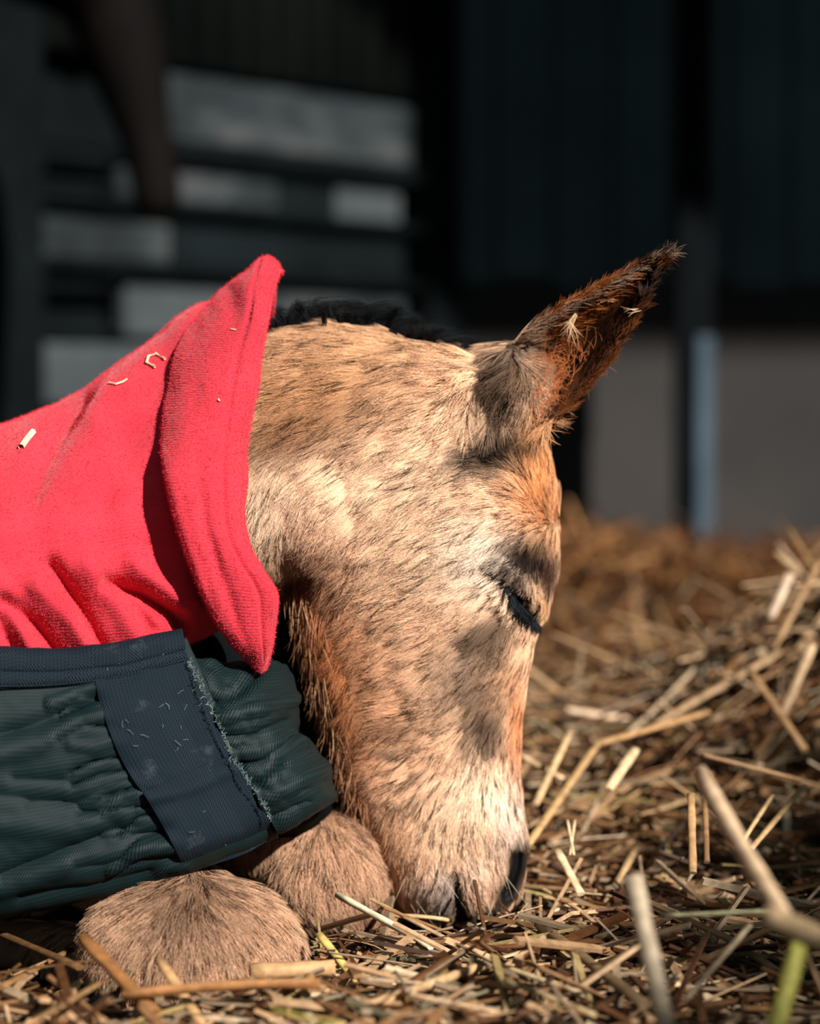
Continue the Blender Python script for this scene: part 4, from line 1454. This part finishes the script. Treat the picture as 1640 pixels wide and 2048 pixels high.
def reg_depth(d0, d1, x0px=-60, x1px=1720, power=1.0):
    def f(r):
        # even over the picture's depth range, then a little beyond the frame
        dep = 1 / (1 / d1 + (1 / d0 - 1 / d1) * r.random()) if power else r.uniform(d0, d1)
        px = r.uniform(x0px, x1px)
        return (px - 820) / FPX * dep, dep + CAM.y
    return f


sb = stuff_straw(7000, 'straw_bedding', reg_depth(1.02, 1.8), (.0016, .0058), (.03, .14), .026, '', .20, 3)
tag(sb, 'loose golden straw bedding spread over the stable floor around the muzzle', 'straw', kind='stuff')
sb1 = stuff_straw(6000, 'straw_chaff', reg_depth(1.1, 1.75), (.0006, .002), (.008, .045), .024, '', .3, 4)
tag(sb1, 'fine broken straw chaff scattered between the longer stalks', 'straw', kind='stuff')


def reg_heap(r):
    return r.normal(.44, .20), r.normal(.52, .24)


sb2 = stuff_straw(3400, 'straw_heap', reg_heap, (.0016, .0055), (.04, .17), .03, '', .3, 5)
tag(sb2, 'raised heap of tangled straw at the right behind the muzzle', 'straw', kind='stuff')


def reg_mid(r):
    return r.uniform(-.5, .9), r.uniform(.3, 1.5)


sb4 = stuff_straw(2600, 'straw_litter', reg_mid, (.002, .005), (.05, .16), .02, '', .12, 8)
tag(sb4, 'flat litter of straw between the heap and the bank', 'straw', kind='stuff')


def reg_bank(r):
    x = r.uniform(-.25, 1.0)
    return x, r.uniform(1.25, min(2.85, 2.55 + x))


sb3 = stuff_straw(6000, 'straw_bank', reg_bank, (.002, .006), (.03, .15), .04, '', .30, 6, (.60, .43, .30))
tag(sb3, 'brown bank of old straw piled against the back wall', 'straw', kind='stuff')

# ---- single stalks
def stalk_obj(name, p0, p1, wdt, thk, col, bend=0.0, roll=0.0, nseg=6, n=8, bdir=None, node=False):
    p0, p1 = np.asarray(p0, float), np.asarray(p1, float)
    c = (p0 + p1) / 2
    V, Fc = stalk_arrays(p0 - c, p1 - c, wdt, thk, bend, roll, nseg, n, bdir)
    V = np.array(V)
    # slightly uneven ribs and a swollen joint
    for i in range(nseg + 1):
        ringc = V[i * n:(i + 1) * n].mean(0)
        k = 1 + .08 * math.sin(i * 2.3 + wdt * 9e3)
        if node and i == nseg // 2: k = 1.35
        V[i * n:(i + 1) * n] = ringc + (V[i * n:(i + 1) * n] - ringc) * k
    me = bpy.data.meshes.new(name)
    me.from_pydata(V.tolist(), [], Fc)
    me.polygons.foreach_set('use_smooth', [len(f) == 4 for f in Fc])
    at = me.color_attributes.new('tint', 'FLOAT_COLOR', 'POINT')
    at.data.foreach_set('color', np.tile(np.array([*lin(col), 1.0]), len(V)).astype(np.float32))
    me.materials.append(M_straw)
    o = link(name, me)
    o.location = c
    return o


def hand(pa, pb, za, zb, wpx, col, label, Ya=None, Yb=None, thin=.45, bend=0.0, roll=0.0, node=False, bdir=None):
    """one stalk between two pixels; each end either at a height above the ground or at a depth"""
    A = P(*pa, Ya) if Ya is not None else PG(*pa, za - .012)
    B = P(*pb, Yb) if Yb is not None else PG(*pb, zb - .012)
    dep = (A.y + B.y) / 2 - CAM.y
    wd_ = wpx * dep / FPX
    o = stalk_obj('straw_stalk', A, B, wd_ / 1.3, wd_ * thin, col, bend, roll, node=node, bdir=bdir)
    return tag(o, label, 'straw', 'single straw stalks around the foal')


PALE, TAN, BRN, GRY, YEL, OLV = (226, 204, 164), (196, 160, 114), (150, 108, 66), (158, 142, 116), (206, 186, 110), (120, 118, 78)
hand((676, 1790), (862, 1893), 0, 0, 26, (232, 222, 190), 'broad pale straw stalk leaning against the right foreleg knee beside the muzzle', Ya=-.085, Yb=-.125, roll=.5)
hand((168, 1878), (312, 2030), 0, 0, 44, (150, 104, 62), 'thick brown straw stalk slanting in front of the left knee', Ya=-.26, Yb=-.30, roll=.4)
hand((318, 1918), (412, 2060), 0, 0, 24, (200, 160, 112), 'pale blurred straw stalk pointing up at the left knee', Ya=-.255, Yb=-.30)
hand((245, 1992), (640, 1968), 0, 0, 34, (168, 120, 76), 'long flat brown straw lying across the front of the left knee', Ya=-.30, Yb=-.29, bend=.02, roll=.7, bdir=(0, 0, 1))
hand((500, 1944), (668, 1936), 0, 0, 34, (196, 156, 112), 'thick hollow straw stub with open end below the left knee', Ya=-.205, Yb=-.195, thin=.8)
hand((638, 1868), (724, 1975), 0, 0, 20, YEL, 'yellowish straw stalk standing between the two knees', Ya=-.16, Yb=-.19)
hand((655, 1948), (790, 1968), .02, .02, 11, PALE, 'thin white straw sliver under the knees')
hand((720, 2018), (985, 1925), .03, .03, 36, (200, 166, 124), 'wide split tan straw below the muzzle near the bottom edge', roll=.5)
hand((790, 1832), (905, 1842), 0, 0, 14, (206, 176, 132), 'curved straw piece touching the chin', Ya=-.05, Yb=-.052, bend=.03, bdir=(0, 0, 1))
hand((1012, 1775), (1280, 1835), .018, .018, 15, (214, 198, 134), 'straight yellowish straw right of the nostril')
hand((1265, 1752), (1335, 2070), 0, 0, 38, (186, 170, 146), 'thick grey blurred stalk rising close to the lens at lower right', Ya=-.42, Yb=-.44, thin=.9)
hand((1400, 1545), (1578, 1850), 0, 0, 36, (216, 186, 152), 'long blurred tan stalk bending down toward the right edge', Ya=-.36, Yb=-.47, thin=.9, bend=-.01)
hand((1535, 1830), (1700, 1905), 0, 0, 54, (214, 182, 142), 'broad blurred straw at the right edge below the long stalk', Ya=-.47, Yb=-.49, thin=.7)
hand((1320, 1832), (1545, 1822), 0, 0, 15, (150, 148, 116), 'thin grey green stalk crossing behind the blurred stalks', Ya=-.27, Yb=-.30)
hand((1545, 2080), (1598, 1890), 0, 0, 40, (150, 148, 70), 'yellow green blurred stem at the lower right corner', Ya=-.42, Yb=-.40, thin=.9)
hand((1500, 1850), (1370, 2000), 0, 0, 14, GRY, 'thin grey straw angled under the yellow green stem', Ya=-.30, Yb=-.34)
hand((1382, 1588), (1386, 1746), 0, 0, 17, (190, 152, 108), 'upright tan straw standing in the bedding right of the head', Ya=-.03, Yb=-.08)
hand((1410, 1600), (1414, 1725), 0, 0, 12, (150, 116, 80), 'narrow brown straw beside the upright tan one', Ya=0.0, Yb=-.05)
hand((1210, 1810), (1275, 1690), .018, .03, 16, (206, 172, 126), 'short tan straw leaning right of the nostril')
hand((1115, 1702), (1162, 1788), 0, 0, 18, PALE, 'short pale straw stub near the nostril', Ya=.0, Yb=-.03)
hand((1135, 1640), (1148, 1710), 0, 0, 5, PALE, 'fine pale split straw fibre above the stub', Ya=.02, Yb=-.005)
hand((1150, 1640), (1140, 1710), 0, 0, 5, PALE, 'second fine split fibre above the stub', Ya=.02, Yb=-.004)
hand((1240, 1645), (1400, 1592), .03, .045, 15, (190, 158, 118), 'tan straw rising to the right behind the muzzle')
hand((1055, 1690), (1200, 1480), 0, 0, 18, (196, 160, 112), 'long tan straw sloping up behind the nose', Ya=.06, Yb=.22)
hand((1195, 1488), (1415, 1425), 0, 0, 20, (190, 150, 104), 'bent straw continuing toward the heap', Ya=.22, Yb=.30)
hand((1290, 1460), (1560, 1305), 0, 0, 20, (178, 148, 114), 'long blurred straw lying up the heap', Ya=.36, Yb=.42)
hand((1050, 1395), (1330, 1388), 0, 0, 24, (190, 150, 112), 'blurred horizontal straw behind the bridge of the nose', Ya=.62, Yb=.66)
hand((1130, 1420), (1290, 1445), 0, 0, 24, (236, 206, 176), 'bright blurred straw behind the nose', Ya=.50, Yb=.52)
hand((1040, 1510), (1130, 1560), 0, 0, 16, (222, 190, 148), 'pale straw touching the bridge of the nose', Ya=.20, Yb=.18)
hand((1070, 1610), (1140, 1465), 0, 0, 16, (220, 186, 140), 'pale slanted straw close behind the nose', Ya=.12, Yb=.2)
hand((1215, 1580), (1270, 1500), 0, 0, 24, (232, 204, 160), 'bright short straw in the middle of the bedding', Ya=.10, Yb=.14)
hand((1552, 1108), (1596, 1146), 0, 0, 22, (176, 146, 110), 'blurred straw end sticking up from the heap top', Ya=.46, Yb=.44)
hand((1578, 1150), (1540, 1240), 0, 0, 24, (224, 198, 170), 'bright blurred stem on the heap below the top', Ya=.42, Yb=.40)
hand((1640, 1120), (1545, 1300), 0, 0, 18, (170, 136, 98), 'brown stem hanging over the right side of heap', Ya=.40, Yb=.36)
hand((1625, 1290), (1560, 1440), 0, 0, 22, (206, 174, 138), 'pale stem sloping down the right edge', Ya=.32, Yb=.28)
hand((1580, 1060), (1660, 1190), 0, 0, 12, (140, 108, 74), 'thin stem crossing the heap crest', Ya=.5, Yb=.46)
hand((1500, 1340), (1610, 1500), 0, 0, 18, (160, 126, 88), 'dull stem leaning left on heap face', Ya=.30, Yb=.24)
hand((1405, 1510), (1600, 1560), 0, 0, 16, (176, 140, 102), 'straw lying flat beneath the heap', Ya=.10, Yb=.12)
hand((1500, 1700), (1610, 1570), 0, 0, 13, (200, 166, 122), 'thin straw near the right edge rising diagonally', Ya=-.02, Yb=.06)
hand((1545, 1590), (1480, 1690), 0, 0, 10, (214, 180, 132), 'slender pale straw left of the diagonal one', Ya=.03, Yb=-.02)
hand((1080, 1850), (1290, 2010), .03, .035, 30, (128, 106, 78), 'broad dull straw below the nostril running to lower right')
hand((1000, 1930), (1170, 1990), .035, .03, 16, (200, 178, 140), 'pale narrow straw near the bottom centre')
hand((1010, 1960), (1190, 2030), .04, .03, 20, (160, 140, 104), 'grey tan straw along the bottom centre')
hand((905, 1880), (1070, 1870), .02, .022, 16, (176, 134, 90), 'brown straw in front of the lips')
hand((0, 1975), (140, 1900), .03, .02, 18, (146, 110, 72), 'brown straw at the lower left corner')
hand((-30, 1855), (160, 1935), .03, .03, 22, (110, 80, 50), 'dark straw left of the left knee')
hand((40, 2060), (210, 1960), .05, .04, 16, (166, 130, 90), 'tan straw along the bottom left edge')
hand((600, 2040), (620, 1950), 0, 0, 24, (160, 120, 80), 'short upright straw at the bottom under the left knee', Ya=-.27, Yb=-.25)
hand((540, 2020), (680, 2050), .06, .06, 18, (190, 176, 96), 'yellow straw at the bottom edge', roll=.3)

# a crowd of plain long stalks, alike
made = 0
r = np.random.default_rng(12)
variants = []
for k in range(14):
    c = [int(v) for v in np.array(PAL[r.choice(len(PAL), p=PW)][0]) * r.uniform(.9, 1.08)]
    c = [min(255, v) for v in c]
    L = r.uniform(.05, .13)
    o = stalk_obj('straw_stalk', (-L / 2, 0, 0), (L / 2, 0, 0), r.uniform(.0025, .0046), r.uniform(.0012, .0024), c, r.normal(0, .02), r.uniform(-.4, .4))
    variants.append((o.data, L))
    bpy.data.objects.remove(o)
while made < 210:
    x, y = reg_depth(1.2, 1.95, 20, 1660)(r)
    me_, L = variants[r.integers(len(variants))]
    a = r.uniform(0, 2 * math.pi)
    dx, dy = math.cos(a) * L / 2, math.sin(a) * L / 2
    if on_foal(np.array([x, x + dx, x - dx]), np.array([y, y + dy, y - dy])).any(): continue
    z0, z1 = float(ground_z(x - dx, y - dy)), float(ground_z(x + dx, y + dy))
    o = link('straw_stalk', me_)
    pit = math.atan2(z1 - z0, L) + r.normal(0, .08)
    o.rotation_euler = (r.uniform(-.5, .5), -pit, a)
    o.location = (x, y, max((z0 + z1) / 2, float(ground_z(x, y))) + r.uniform(.008, .024))
    tag(o, 'plain loose straw stalk lying on top of the bedding', 'straw', 'alike loose straw stalks on the bedding')
    made += 1

# ---- bits of straw caught on the red fleece
def on_cloth(src, px, py, lift=.0022):
    key = src.name
    if not hasattr(on_cloth, 'c'): on_cloth.c = {}
    if key not in on_cloth.c:
        c = np.empty(len(src.data.vertices) * 3); src.data.vertices.foreach_get('co', c); c = c.reshape(-1, 3)
        on_cloth.c[key] = (c, *proj(c))
    c, cx, cy = on_cloth.c[key]
    dd_ = (cx - px) ** 2 + (cy - py) ** 2 + np.where(c[:, 1] > .01, 1e5, 0)
    p = Vector(c[int(np.argmin(dd_))])
    return P(px, py, p.y - lift)


def cloth_straw(poly, wpx, label, col=(246, 224, 190), src=None):
    global vs, fs
    src = src or neck_cover
    pts = [on_cloth(src, *q) for q in poly]
    c = sum(pts, Vector()) / len(pts)
    vs, fs = [], []
    thread_mesh([p - c for p in pts], wpx * .5 * K, 6)
    me = bpy.data.meshes.new('straw_bit')
    me.from_pydata(vs, [], fs)
    at = me.color_attributes.new('tint', 'FLOAT_COLOR', 'POINT')
    at.data.foreach_set('color', np.tile(np.array([*lin(col), 1.0]), len(vs)).astype(np.float32))
    me.materials.append(M_straw)
    o = link('straw_bit', me)
    o.location = c
    tag(o, label, 'straw', 'straw bits caught on the red fleece')


cloth_straw([(310, 733), (293, 724), (297, 712), (312, 707), (330, 717)], 6, 'hooked straw bit caught high on the red fleece')
cloth_straw([(218, 765), (232, 768), (244, 764), (254, 758)], 4, 'thin wavy straw bit on the red fleece slope')
cloth_straw([(42, 894), (52, 880), (66, 863)], 13, 'short flat straw bit on the red fleece near the left edge')
cloth_straw([(462, 658), (472, 660)], 3, 'tiny straw fleck high on the red collar', src=collar)
cloth_straw([(436, 797), (440, 802)], 3, 'tiny straw fleck halfway down the red collar', src=collar)

# ------------------------------------------------------------------ the mare behind
mare = thing('horse', 'dark bay horse lowering its head in the shadows behind the foal', 'horse', (-1.25, 1.1, 0))
YM = 2.0


def limb_w(pts, n=18):
    sp = spline(pts, 8 * len(pts))
    bm = bmesh.new(); rings = []
    a = None
    for i, q in enumerate(sp):
        t = Vector(sp[min(i + 1, len(sp) - 1)][:3]) - Vector(sp[max(i - 1, 0)][:3]); t.normalize()
        a = t.orthogonal().normalized() if a is None else (a - t * a.dot(t)).normalized()
        b = t.cross(a)
        rings.append([bm.verts.new(Vector(q[:3]) + (a * math.cos(k * 2 * math.pi / n) + b * math.sin(k * 2 * math.pi / n)) * max(q[3], .004)) for k in range(n)])
    for r0, r1 in zip(rings[:-1], rings[1:]):
        for i in range(n):
            j = (i + 1) % n
            bm.faces.new((r0[i], r0[j], r1[j], r1[i]))
    bm.faces.new(rings[0][::-1]); bm.faces.new(rings[-1])
    bmesh.ops.recalc_face_normals(bm, faces=bm.faces)
    return bm


def pw(px, py, Yv, r):
    p = P(px, py, Yv)
    return (p.x, p.y, p.z, r)


FEET = ((-0.98, 1.42), (-1.12, 1.30), (-1.42, .72), (-1.58, .62))
hm = [limb_w([pw(320, 428, 1.98, .022), pw(316, 405, 1.98, .034), pw(308, 355, 2.0, .036), pw(292, 280, 2.02, .038), pw(266, 170, 2.03, .052), pw(240, 70, 2.04, .064), pw(215, -40, 2.05, .06), pw(205, -80, 2.05, .04)]),
      limb_w([pw(215, -10, 2.05, .06), pw(90, -110, 1.98, .09), pw(-120, -220, 1.85, .12), (-.98, 1.50, 1.06, .18), (-1.12, 1.25, 1.04, .25), (-1.32, .98, 1.04, .27), (-1.52, .68, 1.07, .25), (-1.60, .55, 1.05, .14)]),
      limb_w([pw(228, -70, 2.02, .02), pw(232, -110, 2.0, .026), pw(240, -160, 1.98, .006)]), limb_w([pw(190, -70, 2.1, .02), pw(180, -110, 2.12, .026), pw(170, -160, 2.13, .006)])]
for (x, y) in FEET:
    hm.append(limb_w([(x, y, .95, .13), (x, y, .70, .085), (x + .02, y, .47, .05), (x + .01, y, .40, .048), (x, y, .25, .033), (x, y, .13, .040), (x + .02, y, .04, .042), (x + .03, y, .0, .045)]))
bmj = bmesh.new()
for b in hm:
    tm = bpy.data.meshes.new('tmp'); b.to_mesh(tm); b.free(); bmj.from_mesh(tm); bpy.data.meshes.remove(tm)
me = bpy.data.meshes.new('tmp'); bmj.to_mesh(me); bmj.free()
tmp = link('tmp', me)
md = tmp.modifiers.new('r', 'REMESH'); md.mode = 'VOXEL'; md.voxel_size = .012
md = tmp.modifiers.new('s', 'SMOOTH'); md.factor = .5; md.iterations = 5
hme = bpy.data.meshes.new_from_object(tmp.evaluated_get(bpy.context.evaluated_depsgraph_get()))
bpy.data.objects.remove(tmp)
hme.materials.clear(); hme.materials.append(M_bay)
hme.polygons.foreach_set('use_smooth', [True] * len(hme.polygons))
ho = link('body', hme, mare)
ho.matrix_parent_inverse = Matrix.Translation(-mare.location)
for (x, y) in FEET:
    b = limb_w([(x + .03, y, .025, .047), (x + .04, y, -.003, .056), (x + .045, y, -.020, .060)])
    m_ = bpy.data.meshes.new('hoof'); b.to_mesh(m_); b.free(); m_.materials.append(M_hoof)
    q = link('hoof', m_, mare); q.matrix_parent_inverse = Matrix.Translation(-mare.location)
